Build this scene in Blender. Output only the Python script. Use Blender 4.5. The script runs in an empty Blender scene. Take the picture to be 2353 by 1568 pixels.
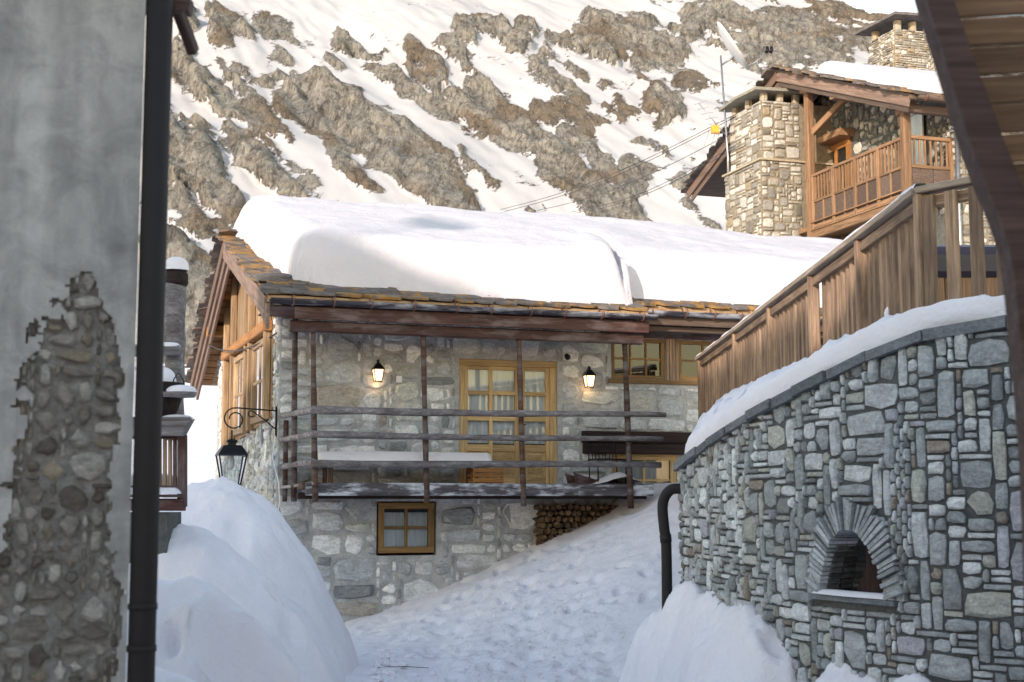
import bpy, math, random
import numpy as np
from mathutils import Vector, Matrix

# ------------------------------------------------------------------ camera, sky, sun, exposure
scene = bpy.context.scene
col = scene.collection
EYE = 2.02
PITCH = math.atan(366.0 / 3268.0)
cam_d = bpy.data.cameras.new("camera")
cam_d.lens = 50.0
cam_d.sensor_width = 36.0
cam_d.clip_start = 0.05
cam_d.clip_end = 6000.0
cam_d.dof.use_dof = True
cam_d.dof.focus_distance = 21.0
cam_d.dof.aperture_fstop = 3.8
cam = bpy.data.objects.new("camera", cam_d)
cam.location = (0, 0, EYE)
cam.rotation_euler = (math.pi / 2 + PITCH, 0, 0)
col.objects.link(cam)
scene.camera = cam

SUN_AZ = Vector((-0.45, -0.893, 0)).normalized()      # horizontal direction towards the sun
SUN_EL = math.radians(15.5)
to_sun = Vector((SUN_AZ.x * math.cos(SUN_EL), SUN_AZ.y * math.cos(SUN_EL), math.sin(SUN_EL)))
world = bpy.data.worlds.new("World")
scene.world = world
world.use_nodes = True
wn = world.node_tree
sky = wn.nodes.new("ShaderNodeTexSky")
sky.sky_type = 'NISHITA'
sky.sun_disc = False
sky.sun_elevation = SUN_EL
sky.sun_rotation = math.atan2(SUN_AZ.x, SUN_AZ.y)
sky.altitude = 0
sky.air_density = 1.6
sky.dust_density = 0.15
sky.ozone_density = 0.0
wn.links.new(sky.outputs[0], wn.nodes["Background"].inputs[0])
wn.nodes["Background"].inputs[1].default_value = 0.15
sun_d = bpy.data.lights.new("sun", 'SUN')
sun_d.energy = 2.0
sun_d.angle = math.radians(0.53)
sun_d.color = (1.0, 0.90, 0.76)
sun = bpy.data.objects.new("sun", sun_d)
sun.rotation_euler = to_sun.to_track_quat('Z', 'Y').to_euler()
sun.location = (-20, -40, 40)
col.objects.link(sun)
scene.view_settings.view_transform = 'Standard'
scene.view_settings.look = 'None'
scene.view_settings.gamma = 1.0
scene.view_settings.exposure = 1.28
scene.view_settings.use_white_balance = True
scene.view_settings.white_balance_temperature = 6600
scene.view_settings.white_balance_tint = 19

# ------------------------------------------------------------------ helpers
rng = random.Random(7)
WM = {}
Z = Vector((0, 0, 1))


def P(x, v, Y):
    """point at distance Y along the lane that is seen in direction (x, v)"""
    xc = (x - 1176.5) / 3268.0
    yc = (784.0 - v) / 3268.0
    c, s = math.cos(PITCH), math.sin(PITCH)
    f = c - yc * s
    return Vector((xc / f * Y, Y, EYE + (s + yc * c) / f * Y))


def lin(r, g, b):
    f = lambda c: ((c / 255 + 0.055) / 1.055) ** 2.4 if c > 10 else c / 255 / 12.92
    return (f(r), f(g), f(b))


def tag(o, label=None, cat=None, group=None, kind=None):
    if label: o["label"] = label
    if cat: o["category"] = cat
    if group: o["group"] = group
    if kind: o["kind"] = kind
    return o


def link(name, me, mat=None, parent=None, M=None):
    o = bpy.data.objects.new(name, me)
    col.objects.link(o)
    M = M or Matrix.Identity(4)
    o.matrix_basis = M
    if parent is not None:
        o.parent = parent
        o.matrix_parent_inverse = WM[parent.name].inverted()
    WM[o.name] = M.copy()
    if mat is not None and me is not None and not me.materials:
        me.materials.append(mat)
    return o


def thing(name, label, cat, loc=(0, 0, 0), group=None):
    o = link(name, None, M=Matrix.Translation(Vector(loc)))
    o.empty_display_size = 0.2
    return tag(o, label, cat, group)


def mesh(name, verts, faces, smooth=False):
    me = bpy.data.meshes.new(name)
    me.from_pydata([tuple(v) for v in verts], [], faces)
    if smooth:
        me.polygons.foreach_set("use_smooth", [True] * len(me.polygons))
    me.update()
    return me


def solid(name, verts, faces, mat, parent=None, smooth=False, M=None):
    """mesh object; verts in world space, origin moved to their centre unless M is given"""
    if M is None:
        c = Vector((0, 0, 0))
        for v in verts: c += Vector(v)
        c /= len(verts)
        verts = [Vector(v) - c for v in verts]
        M = Matrix.Translation(c)
    return link(name, mesh(name, verts, faces, smooth), mat, parent, M)


def frame_M(p0, p1, up=Z):
    p0, p1 = Vector(p0), Vector(p1)
    x = (p1 - p0).normalized()
    y = up.cross(x)
    if y.length < 1e-4: y = Vector((0, 1, 0)).cross(x)
    y.normalize()
    z = x.cross(y)
    M = Matrix((x, y, z)).transposed().to_4x4()
    M.translation = (p0 + p1) / 2
    return M


def beam(name, p0, p1, w, h, mat, parent=None, up=Z, ch=0.12, jit=0.0):
    """timber with chamfered edges, its length along local X (the grain)"""
    L = (Vector(p1) - Vector(p0)).length / 2
    c = min(w, h) * ch
    a, b = w / 2, h / 2
    prof = [(-a + c, -b), (a - c, -b), (a, -b + c), (a, b - c), (a - c, b), (-a + c, b), (-a, b - c), (-a, -b + c)]
    vs = []
    for e in (-L, L):
        for (y, z) in prof:
            vs.append((e + rng.uniform(-jit, jit), y, z))
    fs = [tuple(range(7, -1, -1)), tuple(range(8, 16))]
    for i in range(8):
        j = (i + 1) % 8
        fs.append((i, j, 8 + j, 8 + i))
    return link(name, mesh(name, vs, fs), mat, parent, frame_M(p0, p1, up))


def tube(name, pts, rad, mat, parent=None, n=8, smooth=True, caps=True):
    pts = [Vector(p) for p in pts]
    if not isinstance(rad, (list, tuple)): rad = [rad] * len(pts)
    vs, fs = [], []
    ref = None
    for i, p in enumerate(pts):
        t = (pts[min(i + 1, len(pts) - 1)] - pts[max(i - 1, 0)]).normalized()
        if ref is None:
            ref = Z.cross(t)
            if ref.length < 0.1: ref = Vector((1, 0, 0)).cross(t)
        ref = (ref - t * ref.dot(t)).normalized()
        b = t.cross(ref)
        for k in range(n):
            a = 2 * math.pi * k / n
            vs.append(p + (ref * math.cos(a) + b * math.sin(a)) * rad[i])
    for i in range(len(pts) - 1):
        for k in range(n):
            k2 = (k + 1) % n
            fs.append((i * n + k, i * n + k2, (i + 1) * n + k2, (i + 1) * n + k))
    if caps:
        fs.append(tuple(range(n - 1, -1, -1)))
        m = (len(pts) - 1) * n
        fs.append(tuple(range(m, m + n)))
    return solid(name, vs, fs, mat, parent, smooth)


def log(name, p0, p1, r0, r1, mat, parent=None, bow=0.02, n=9, seg=8, seed=0):
    """crooked round pole"""
    rg = random.Random(seed)
    p0, p1 = Vector(p0), Vector(p1)
    pts, rad = [], []
    ph = rg.uniform(0, 6)
    for i in range(seg + 1):
        t = i / seg
        q = p0.lerp(p1, t)
        q += Vector((rg.uniform(-1, 1), rg.uniform(-1, 1), rg.uniform(-1, 1))) * bow * 0.3
        q.z += math.sin(t * 5 + ph) * bow
        pts.append(q)
        rad.append((r0 + (r1 - r0) * t) * rg.uniform(0.9, 1.12))
    return tube(name, pts, rad, mat, parent, n)


BOX = [(0, 3, 2, 1), (4, 5, 6, 7), (0, 1, 5, 4), (1, 2, 6, 5), (2, 3, 7, 6), (3, 0, 4, 7)]


def fbox(name, F, u0, u1, v0, v1, d0, d1, mat, parent=None):
    vs = [F(u0, v0, d0), F(u1, v0, d0), F(u1, v1, d0), F(u0, v1, d0), F(u0, v0, d1), F(u1, v0, d1), F(u1, v1, d1), F(u0, v1, d1)]
    return solid(name, vs, BOX, mat, parent)


def fbeam(name, F, u0, u1, v0, v1, d0, d1, mat, parent=None):
    """a board on a wall face: grain along its longer side"""
    if (u1 - u0) > (v1 - v0):
        vm, dm = (v0 + v1) / 2, (d0 + d1) / 2
        nrm = F(0, 0, 1) - F(0, 0, 0)
        return beam(name, F(u0, vm, dm), F(u1, vm, dm), abs(d1 - d0), v1 - v0, mat, parent)
    um, dm = (u0 + u1) / 2, (d0 + d1) / 2
    nrm = (F(0, 0, 1) - F(0, 0, 0)).normalized()
    return beam(name, F(um, v0, dm), F(um, v1, dm), u1 - u0, abs(d1 - d0), mat, parent, up=nrm)


def prism(name, poly, thick_vec, mat, parent=None):
    t = Vector(thick_vec)
    n = len(poly)
    vs = [Vector(p) for p in poly] + [Vector(p) + t for p in poly]
    fs = [tuple(range(n)), tuple(range(2 * n - 1, n - 1, -1))]
    for i in range(n):
        j = (i + 1) % n
        fs.append((i, n + i, n + j, j))
    return solid(name, vs, fs, mat, parent)


def catmull(pts, n=12):
    pts = [Vector(p) for p in pts]
    out = []
    for i in range(len(pts) - 1):
        p0, p1, p2, p3 = pts[max(i - 1, 0)], pts[i], pts[i + 1], pts[min(i + 2, len(pts) - 1)]
        for k in range(n):
            t = k / n
            out.append(0.5 * ((2 * p1) + (p2 - p0) * t + (2 * p0 - 5 * p1 + 4 * p2 - p3) * t * t + (3 * p1 - p0 - 3 * p2 + p3) * t ** 3))
    out.append(pts[-1])
    return out


# numpy noise
def _hash(ix, iy, seed):
    h = (ix.astype(np.int64) * 374761393 + iy.astype(np.int64) * 668265263 + seed * 1442695041) & 0x7fffffff
    h = ((h ^ (h >> 13)) * 1274126177) & 0x7fffffff
    h = (h ^ (h >> 16)) & 0xffff
    return h / 65535.0


def vnoise(x, y, seed=0):
    x0, y0 = np.floor(x), np.floor(y)
    fx, fy = x - x0, y - y0
    fx = fx * fx * fx * (fx * (fx * 6 - 15) + 10)
    fy = fy * fy * fy * (fy * (fy * 6 - 15) + 10)
    a = _hash(x0, y0, seed); b = _hash(x0 + 1, y0, seed)
    c = _hash(x0, y0 + 1, seed); d = _hash(x0 + 1, y0 + 1, seed)
    return (a * (1 - fx) + b * fx) * (1 - fy) + (c * (1 - fx) + d * fx) * fy


def fbm(x, y, oct=4, seed=0, gain=0.5):
    s, a, t = 0, 1.0, 0
    for i in range(oct):
        ang = 0.6 * i
        xr = x * math.cos(ang) - y * math.sin(ang)
        yr = x * math.sin(ang) + y * math.cos(ang)
        s = s + a * (vnoise(xr, yr, seed + i * 17) * 2 - 1)
        t += a
        a *= gain
        x, y = x * 2.03, y * 2.03
    return s / t


def ridged(x, y, oct=4, seed=0):
    s, a, t = 0, 1.0, 0
    for i in range(oct):
        s = s + a * (1 - np.abs(vnoise(x, y, seed + 31 * i) * 2 - 1))
        t += a
        a *= 0.55
        x, y = x * 2.1 + 3.1, y * 2.1 - 1.7
    return s / t


def sstep(a, b, x):
    t = np.clip((x - a) / (b - a), 0, 1)
    return t * t * (3 - 2 * t)


def grid_mesh(name, X, Y, Zv, mat, parent=None, keep=None, attrs=None, smooth=True):
    ny, nx = X.shape
    co = np.stack([X, Y, Zv], -1).reshape(-1, 3).astype(np.float32)
    idx = np.arange(nx * ny).reshape(ny, nx)
    q = np.stack([idx[:-1, :-1], idx[:-1, 1:], idx[1:, 1:], idx[1:, :-1]], -1)
    if keep is not None:
        kq = keep[:-1, :-1] | keep[:-1, 1:] | keep[1:, 1:] | keep[1:, :-1]
        q = q[kq]
    q = q.reshape(-1, 4)
    me = bpy.data.meshes.new(name)
    me.vertices.add(len(co)); me.vertices.foreach_set("co", co.ravel())
    me.loops.add(q.size); me.loops.foreach_set("vertex_index", q.ravel().astype(np.int32))
    me.polygons.add(len(q)); me.polygons.foreach_set("loop_start", (np.arange(len(q)) * 4).astype(np.int32))
    me.update(calc_edges=True)
    me.polygons.foreach_set("use_smooth", [smooth] * len(q))
    for k, a in (attrs or {}).items():
        at = me.attributes.new(k, 'FLOAT', 'POINT')
        at.data.foreach_set("value", a.ravel().astype(np.float32))
    if keep is not None:
        import bmesh
        bm = bmesh.new(); bm.from_mesh(me)
        bmesh.ops.delete(bm, geom=[v for v in bm.verts if not v.link_faces], context='VERTS')
        bm.to_mesh(me); bm.free()
    me.validate()
    return link(name, me, mat, parent)


# ------------------------------------------------------------------ materials
class NT:
    def __init__(s, name):
        s.m = bpy.data.materials.new(name); s.m.use_nodes = True
        s.t = s.m.node_tree; s.n = s.t.nodes; s.l = s.t.links
        s.b = s.n["Principled BSDF"]; s.out = s.n["Material Output"]

    def new(s, typ, **kw):
        nd = s.n.new(typ)
        for k, v in kw.items():
            if k.startswith("_"): setattr(nd, k[1:], v)
            else: nd.inputs[k.replace("_", " ")].default_value = v
        return nd

    def link(s, a, b): s.l.new(a, b)

    def coords(s, scale=(1, 1, 1), rnd=True, kind="Object"):
        tc = s.new("ShaderNodeTexCoord")
        mp = s.new("ShaderNodeMapping"); mp.inputs["Scale"].default_value = scale
        src = tc.outputs[kind]
        if rnd:
            oi = s.new("ShaderNodeObjectInfo")
            mu = s.new("ShaderNodeMath", _operation='MULTIPLY'); mu.inputs[1].default_value = 37.0
            s.link(oi.outputs["Random"], mu.inputs[0])
            ad = s.new("ShaderNodeVectorMath", _operation='ADD')
            s.link(src, ad.inputs[0]); s.link(mu.outputs[0], ad.inputs[1])
            src = ad.outputs[0]
        s.link(src, mp.inputs["Vector"])
        return mp.outputs[0]

    def noise(s, vec, scale, detail=5, rough=0.55, dist=0.0):
        nd = s.new("ShaderNodeTexNoise", Scale=scale, Detail=detail, Roughness=rough, Distortion=dist)
        s.link(vec, nd.inputs["Vector"])
        return nd.outputs["Fac"]

    def ramp(s, fac, stops, interp='LINEAR'):
        r = s.new("ShaderNodeValToRGB"); cr = r.color_ramp; cr.interpolation = interp
        while len(cr.elements) < len(stops): cr.elements.new(0.5)
        for e, (p, c) in zip(cr.elements, stops):
            e.position = p
            e.color = (c[0], c[1], c[2], 1) if isinstance(c, (tuple, list)) else (c, c, c, 1)
        s.link(fac, r.inputs[0])
        return r.outputs[0]

    def mix(s, fac, a, b, mode='MIX'):
        m = s.new("ShaderNodeMix", _data_type='RGBA', _blend_type=mode)
        for sock, val in ((m.inputs[0], fac), (m.inputs[6], a), (m.inputs[7], b)):
            if hasattr(val, "links"): s.link(val, sock)
            elif isinstance(val, (tuple, list)): sock.default_value = (val[0], val[1], val[2], 1)
            else: sock.default_value = val
        return m.outputs[2]

    def math(s, op, a, b=0.0):
        m = s.new("ShaderNodeMath", _operation=op)
        for sock, val in ((m.inputs[0], a), (m.inputs[1], b)):
            if hasattr(val, "links"): s.link(val, sock)
            else: sock.default_value = val
        return m.outputs[0]

    def bump(s, h, strength=0.4, dist=0.02, prev=None):
        b = s.new("ShaderNodeBump", Strength=strength, Distance=dist)
        s.link(h, b.inputs["Height"])
        if prev is not None: s.link(prev, b.inputs["Normal"])
        return b.outputs[0]

    def done(s, color=None, rough=0.8, normal=None, **kw):
        if color is not None:
            if hasattr(color, "links"): s.link(color, s.b.inputs["Base Color"])
            else: s.b.inputs["Base Color"].default_value = (*color[:3], 1)
        if hasattr(rough, "links"): s.link(rough, s.b.inputs["Roughness"])
        else: s.b.inputs["Roughness"].default_value = rough
        if normal is not None: s.link(normal, s.b.inputs["Normal"])
        for k, v in kw.items():
            s.b.inputs[k.replace("_", " ")].default_value = v
        return s.m


def snow_mat(name, dirty=0.0, scale=1.0, alb=1.0):
    t = NT(name)
    v = t.coords(rnd=False)
    n1 = t.noise(v, 1.2 * scale, 4)
    n2 = t.noise(v, 14 * scale, 6, 0.65)
    n3 = t.noise(v, 90 * scale, 3, 0.6)
    c = t.ramp(n1, [(0.3, tuple(alb * k for k in (0.79, 0.755, 0.80))), (0.7, tuple(alb * k for k in (0.85, 0.815, 0.855)))])
    nm = t.bump(n2, 0.5, 0.05)
    nm = t.bump(n3, 0.3, 0.012, nm)
    if dirty > 0:
        at = t.new("ShaderNodeAttribute", _attribute_name="dirt").outputs["Fac"]
        sv = t.coords((1, 1, 1), False)
        mp = t.new("ShaderNodeMapping"); mp.inputs["Scale"].default_value = (3.2, 1.1, 3)
        t.link(sv, mp.inputs["Vector"])
        sp = t.noise(mp.outputs[0], 3.5, 9, 0.72)
        spk = t.ramp(sp, [(0.53, 0.0), (0.64, 1.0)])
        wide = t.ramp(t.noise(v, 1.7, 5, 0.6), [(0.4, 0.15), (0.7, 1.0)])
        f = t.math('MULTIPLY', t.math('MULTIPLY', spk, wide), at)
        f = t.math('MULTIPLY', f, dirty * 0.8)
        c = t.mix(f, c, (0.16, 0.13, 0.10))
        c = t.mix(t.math('MULTIPLY', t.math('MULTIPLY', at, wide), 0.22), c, (0.50, 0.47, 0.44))
    return t.done(c, 0.65, nm, Specular_IOR_Level=0.25, Subsurface_Weight=0.0)


def stone_mat(name, lichen=None, bstr=0.6, var=(0.62, 1.25)):
    t = NT(name)
    v = t.coords(rnd=True)
    at = t.new("ShaderNodeAttribute", _attribute_name="tint").outputs["Color"]
    mp = t.new("ShaderNodeMapping"); mp.inputs["Scale"].default_value = (1, 1, 2.2)
    t.link(v, mp.inputs["Vector"])
    n1 = t.noise(mp.outputs[0], 7, 8, 0.68, 0.6)
    n2 = t.noise(v, 40, 6, 0.7)
    c = t.mix(1.0, at, t.ramp(n1, [(0.28, var[0]), (0.5, 0.95), (0.74, var[1])]), 'MULTIPLY')
    c = t.mix(1.0, c, t.ramp(n2, [(0.3, 0.72), (0.7, 1.18)]), 'MULTIPLY')
    crack = t.ramp(t.noise(mp.outputs[0], 4.5, 9, 0.75, 1.5), [(0.46, 1.0), (0.495, 0.45), (0.53, 1.0)])
    c = t.mix(0.45, c, t.mix(1.0, c, crack, 'MULTIPLY'))
    stain = t.ramp(t.noise(v, 2.3, 5, 0.6), [(0.55, 0.0), (0.72, 0.5)])
    c = t.mix(stain, c, lichen or (0.20, 0.19, 0.16))
    nm = t.bump(n1, bstr, 0.03)
    nm = t.bump(n2, 0.5, 0.008, nm)
    return t.done(c, 0.9, nm, Specular_IOR_Level=0.2)


def mortar_mat(name, c0, c1, sc=5, b=0.7):
    t = NT(name)
    v = t.coords(rnd=False)
    n1 = t.noise(v, sc, 8, 0.68)
    n2 = t.noise(v, 45, 5, 0.7)
    c = t.ramp(n1, [(0.3, c0), (0.68, c1)])
    c = t.mix(1.0, c, t.ramp(n2, [(0.3, 0.75), (0.7, 1.15)]), 'MULTIPLY')
    nm = t.bump(n1, b, 0.05)
    nm = t.bump(n2, 0.5, 0.01, nm)
    return t.done(c, 0.95, nm, Specular_IOR_Level=0.15)


def wood_mat(name, c0, c1, c2=None, rough=0.75, grain=1.0, worn=None, worn_amt=0.0, b=0.5):
    """grain along local X"""
    t = NT(name)
    v = t.coords((1.1 * grain, 17 * grain, 17 * grain))
    n1 = t.noise(v, 1.0, 7, 0.62, 0.35)
    v2 = t.coords((2.5, 60, 60))
    n2 = t.noise(v2, 1.0, 4, 0.6)
    c = t.ramp(n1, [(0.3, c0), (0.52, c2 or tuple((a + d) / 2 for a, d in zip(c0, c1))), (0.7, c1)])
    c = t.mix(1.0, c, t.ramp(n2, [(0.32, 0.62), (0.6, 1.1)]), 'MULTIPLY')
    oi = t.new("ShaderNodeObjectInfo").outputs["Random"]
    c = t.mix(1.0, c, t.ramp(oi, [(0.0, 0.74), (1.0, 1.22)]), 'MULTIPLY')
    if worn:
        wv = t.coords((1.5, 6, 6))
        f = t.ramp(t.noise(wv, 1.0, 6, 0.65), [(0.48, 0.0), (0.62, worn_amt)])
        c = t.mix(f, c, worn)
    nm = t.bump(n1, b, 0.012)
    nm = t.bump(n2, b * 0.7, 0.004, nm)
    return t.done(c, rough, nm, Specular_IOR_Level=0.3)


def plain_mat(name, c, rough=0.5, metal=0.0, var=0.25, sc=12, b=0.15):
    t = NT(name)
    v = t.coords()
    n = t.noise(v, sc, 6, 0.65)
    cc = t.mix(1.0, c, t.ramp(n, [(0.3, 1 - var), (0.7, 1 + var)]), 'MULTIPLY')
    return t.done(cc, rough, t.bump(n, b, 0.01), Metallic=metal)


M = {}
M['snow'] = snow_mat("snow")
M['sunsnow'] = snow_mat('snow_darkened_for_sun', 0.0, 1.0, 0.74)  # lit copy of the snow, darkened so the sunlit roofs don't clip white
M['road'] = snow_mat("trodden_snow", 1.0)
M['wallstone'] = stone_mat("grey_blue_stone", (0.20, 0.195, 0.175), 0.8)
M['housestone'] = stone_mat("house_stone", (0.24, 0.245, 0.235), 0.8, (0.62, 1.25))
M['warmstone'] = stone_mat("warm_stone", (0.30, 0.24, 0.15), 0.6)
M['rubble'] = stone_mat("rubble_stone", (0.16, 0.14, 0.12), 0.6)
M['wallmortar'] = mortar_mat("dark_joint", (0.07, 0.073, 0.075), (0.145, 0.147, 0.145))
M['housemortar'] = mortar_mat("house_mortar", (0.30, 0.305, 0.305), (0.56, 0.56, 0.55), 5.0, 0.9)
M['warmmortar'] = mortar_mat("warm_mortar", (0.20, 0.16, 0.11), (0.34, 0.29, 0.21), 9)
M['greenmortar'] = mortar_mat("grey_mortar", (0.09, 0.095, 0.09), (0.16, 0.165, 0.155), 9)
M['bedmortar'] = mortar_mat('rubble_bed', (0.15, 0.14, 0.13), (0.42, 0.41, 0.40), 9, 1.0)
M['door'] = wood_mat("ochre_door_wood", lin(178, 144, 96), lin(202, 172, 126), grain=1.4, b=0.2, rough=0.55)
M['doorbrown'] = wood_mat("brown_window_wood", lin(116, 88, 50), lin(146, 112, 68), grain=1.4, b=0.2, rough=0.55)
M['fascia'] = wood_mat("dark_stained_fascia", lin(58, 36, 36), lin(96, 64, 58), rough=0.6, worn=lin(150, 140, 140), worn_amt=0.35)
M['oldlog'] = wood_mat("grey_weathered_log", lin(92, 88, 90), lin(160, 154, 156), rough=0.85, worn=lin(74, 60, 56), worn_amt=0.5)
M['oldpost'] = wood_mat("brown_weathered_post", lin(58, 42, 38), lin(104, 78, 66), rough=0.85, worn=lin(110, 106, 108), worn_amt=0.7)
M['beamsnow'] = wood_mat("frosted_beam", lin(64, 58, 60), lin(110, 106, 112), rough=0.85, worn=(0.7, 0.72, 0.78), worn_amt=0.75)
M['rail'] = wood_mat("brown_deck_wood", lin(116, 94, 78), lin(182, 152, 124), rough=0.8, worn=lin(86, 70, 62), worn_amt=0.5)
M['railtop'] = wood_mat("pale_handrail_wood", lin(146, 128, 112), lin(196, 178, 160), rough=0.8)
M['chalet'] = wood_mat("red_brown_larch", lin(116, 88, 64), lin(166, 130, 98), rough=0.7)
M['chaletdark'] = wood_mat("taupe_stained_larch", lin(80, 66, 58), lin(112, 94, 82), rough=0.7)
M['orange'] = wood_mat("honey_larch", lin(146, 96, 50), lin(186, 134, 80), rough=0.7)
M['palewood'] = wood_mat("pale_larch_boards", lin(140, 112, 82), lin(182, 154, 120), rough=0.7, worn=lin(120, 96, 74), worn_amt=0.4)
M['verge'] = wood_mat("brown_pink_verge_board", lin(104, 84, 74), lin(142, 120, 106), rough=0.75)
M['lintel'] = wood_mat("black_brown_lintel", lin(34, 26, 26), lin(66, 50, 46), rough=0.85)
M['porch'] = wood_mat("dark_porch_beam", lin(64, 50, 48), lin(100, 80, 76), rough=0.7)
M['porchplank'] = wood_mat("brown_porch_plank", lin(104, 82, 64), lin(146, 118, 92), rough=0.75)
M['logend'] = wood_mat("firewood", lin(70, 52, 38), lin(150, 122, 92), rough=0.9, worn=lin(40, 32, 28), worn_amt=0.7)
M['iron'] = plain_mat("black_iron", (0.012, 0.012, 0.016), 0.45, 0.6)
M['pipe'] = plain_mat("dark_brown_pipe", lin(24, 18, 19), 0.75, 0.0)
M['gutter'] = wood_mat("dark_gutter", lin(34, 34, 46), lin(70, 66, 76), rough=0.5, worn=(0.55, 0.56, 0.62), worn_amt=0.55)
M['bracket'] = plain_mat("copper_brown_hook", lin(120, 84, 70), 0.5, 0.3)
M['metal'] = plain_mat("galvanised_steel", (0.35, 0.35, 0.36), 0.4, 0.8)
M['dish'] = plain_mat("pale_grey_dish", (0.55, 0.56, 0.55), 0.5, 0.0, 0.06)
M['orangeplastic'] = plain_mat("orange_plastic", (0.8, 0.32, 0.02), 0.5)
M['white'] = plain_mat("white_plastic", (0.75, 0.75, 0.74), 0.5, 0, 0.08)
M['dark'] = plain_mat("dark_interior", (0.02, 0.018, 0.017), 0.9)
M['cover'] = plain_mat("dark_purple_cover", lin(44, 38, 48), 0.45, 0, 0.2, 3)
M['cable'] = plain_mat("dark_cable", (0.03, 0.03, 0.03), 0.6)


def curtain_mat():
    t = NT("white_curtain")
    v = t.coords((9, 9, 0.6))
    n = t.noise(v, 2.0, 3)
    c = t.ramp(n, [(0.3, (0.62, 0.63, 0.66)), (0.7, (0.86, 0.86, 0.87))])
    return t.done(c, 0.9, t.bump(n, 0.5, 0.05))


def glass_mat():
    t = NT("window_glass")
    n, l = t.n, t.l
    tr = n.new("ShaderNodeBsdfTransparent"); tr.inputs[0].default_value = (0.88, 0.92, 0.94, 1)
    gl = n.new("ShaderNodeBsdfGlossy"); gl.inputs["Roughness"].default_value = 0.02
    fr = n.new("ShaderNodeFresnel"); fr.inputs[0].default_value = 1.55
    mu = t.math('ADD', t.math('MULTIPLY', fr.outputs[0], 1.3), 0.04)
    mx = n.new("ShaderNodeMixShader")
    l.new(mu, mx.inputs[0]); l.new(tr.outputs[0], mx.inputs[1]); l.new(gl.outputs[0], mx.inputs[2])
    l.new(mx.outputs[0], t.out.inputs[0])
    return t.m


def lit_mat():
    t = NT("lit_lantern_glass")
    t.b.inputs["Emission Color"].default_value = (1.0, 0.66, 0.34, 1)
    t.b.inputs["Emission Strength"].default_value = 1.1
    return t.done((0.8, 0.7, 0.5), 0.3)


def slate_mat():
    t = NT("lichen_slate")
    v = t.coords()
    n = t.noise(v, 6, 8, 0.7)
    n2 = t.noise(v, 3.2, 6, 0.6, 0.5)
    oi = t.new("ShaderNodeObjectInfo").outputs["Random"]
    base = t.ramp(n, [(0.3, (0.045, 0.042, 0.045)), (0.7, (0.17, 0.15, 0.14))])
    base = t.mix(1.0, base, t.ramp(oi, [(0, 0.6), (1, 1.4)]), 'MULTIPLY')
    geo = t.new("ShaderNodeAttribute", _attribute_name="lichen").outputs["Fac"]
    f = t.math('MULTIPLY', t.ramp(n2, [(0.44, 0.0), (0.58, 1.0)]), geo)
    lc = t.ramp(n, [(0.3, lin(112, 80, 40)), (0.7, lin(172, 130, 70))])
    c = t.mix(f, base, lc)
    return t.done(c, 0.9, t.bump(n, 0.8, 0.02))


def plaster_mat():
    t = NT("aged_plaster")
    v = t.coords(rnd=False)
    n1 = t.noise(v, 1.6, 8, 0.62, 0.4)
    n2 = t.noise(v, 30, 6, 0.7)
    mp = t.coords((7, 7, 0.8), False)
    st = t.noise(mp, 1.0, 6, 0.6)
    n0 = t.noise(v, 5.5, 7, 0.65, 0.8)
    c = t.ramp(n1, [(0.3, (0.25, 0.25, 0.248)), (0.5, (0.39, 0.39, 0.38)), (0.72, (0.47, 0.465, 0.45))])
    c = t.mix(1.0, c, t.ramp(n0, [(0.3, 0.7), (0.6, 1.1)]), 'MULTIPLY')
    c = t.mix(1.0, c, t.ramp(st, [(0.3, 0.72), (0.65, 1.08)]), 'MULTIPLY')
    return t.done(c, 0.95, t.bump(n2, 0.6, 0.015, t.bump(n1, 0.5, 0.06)))


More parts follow.
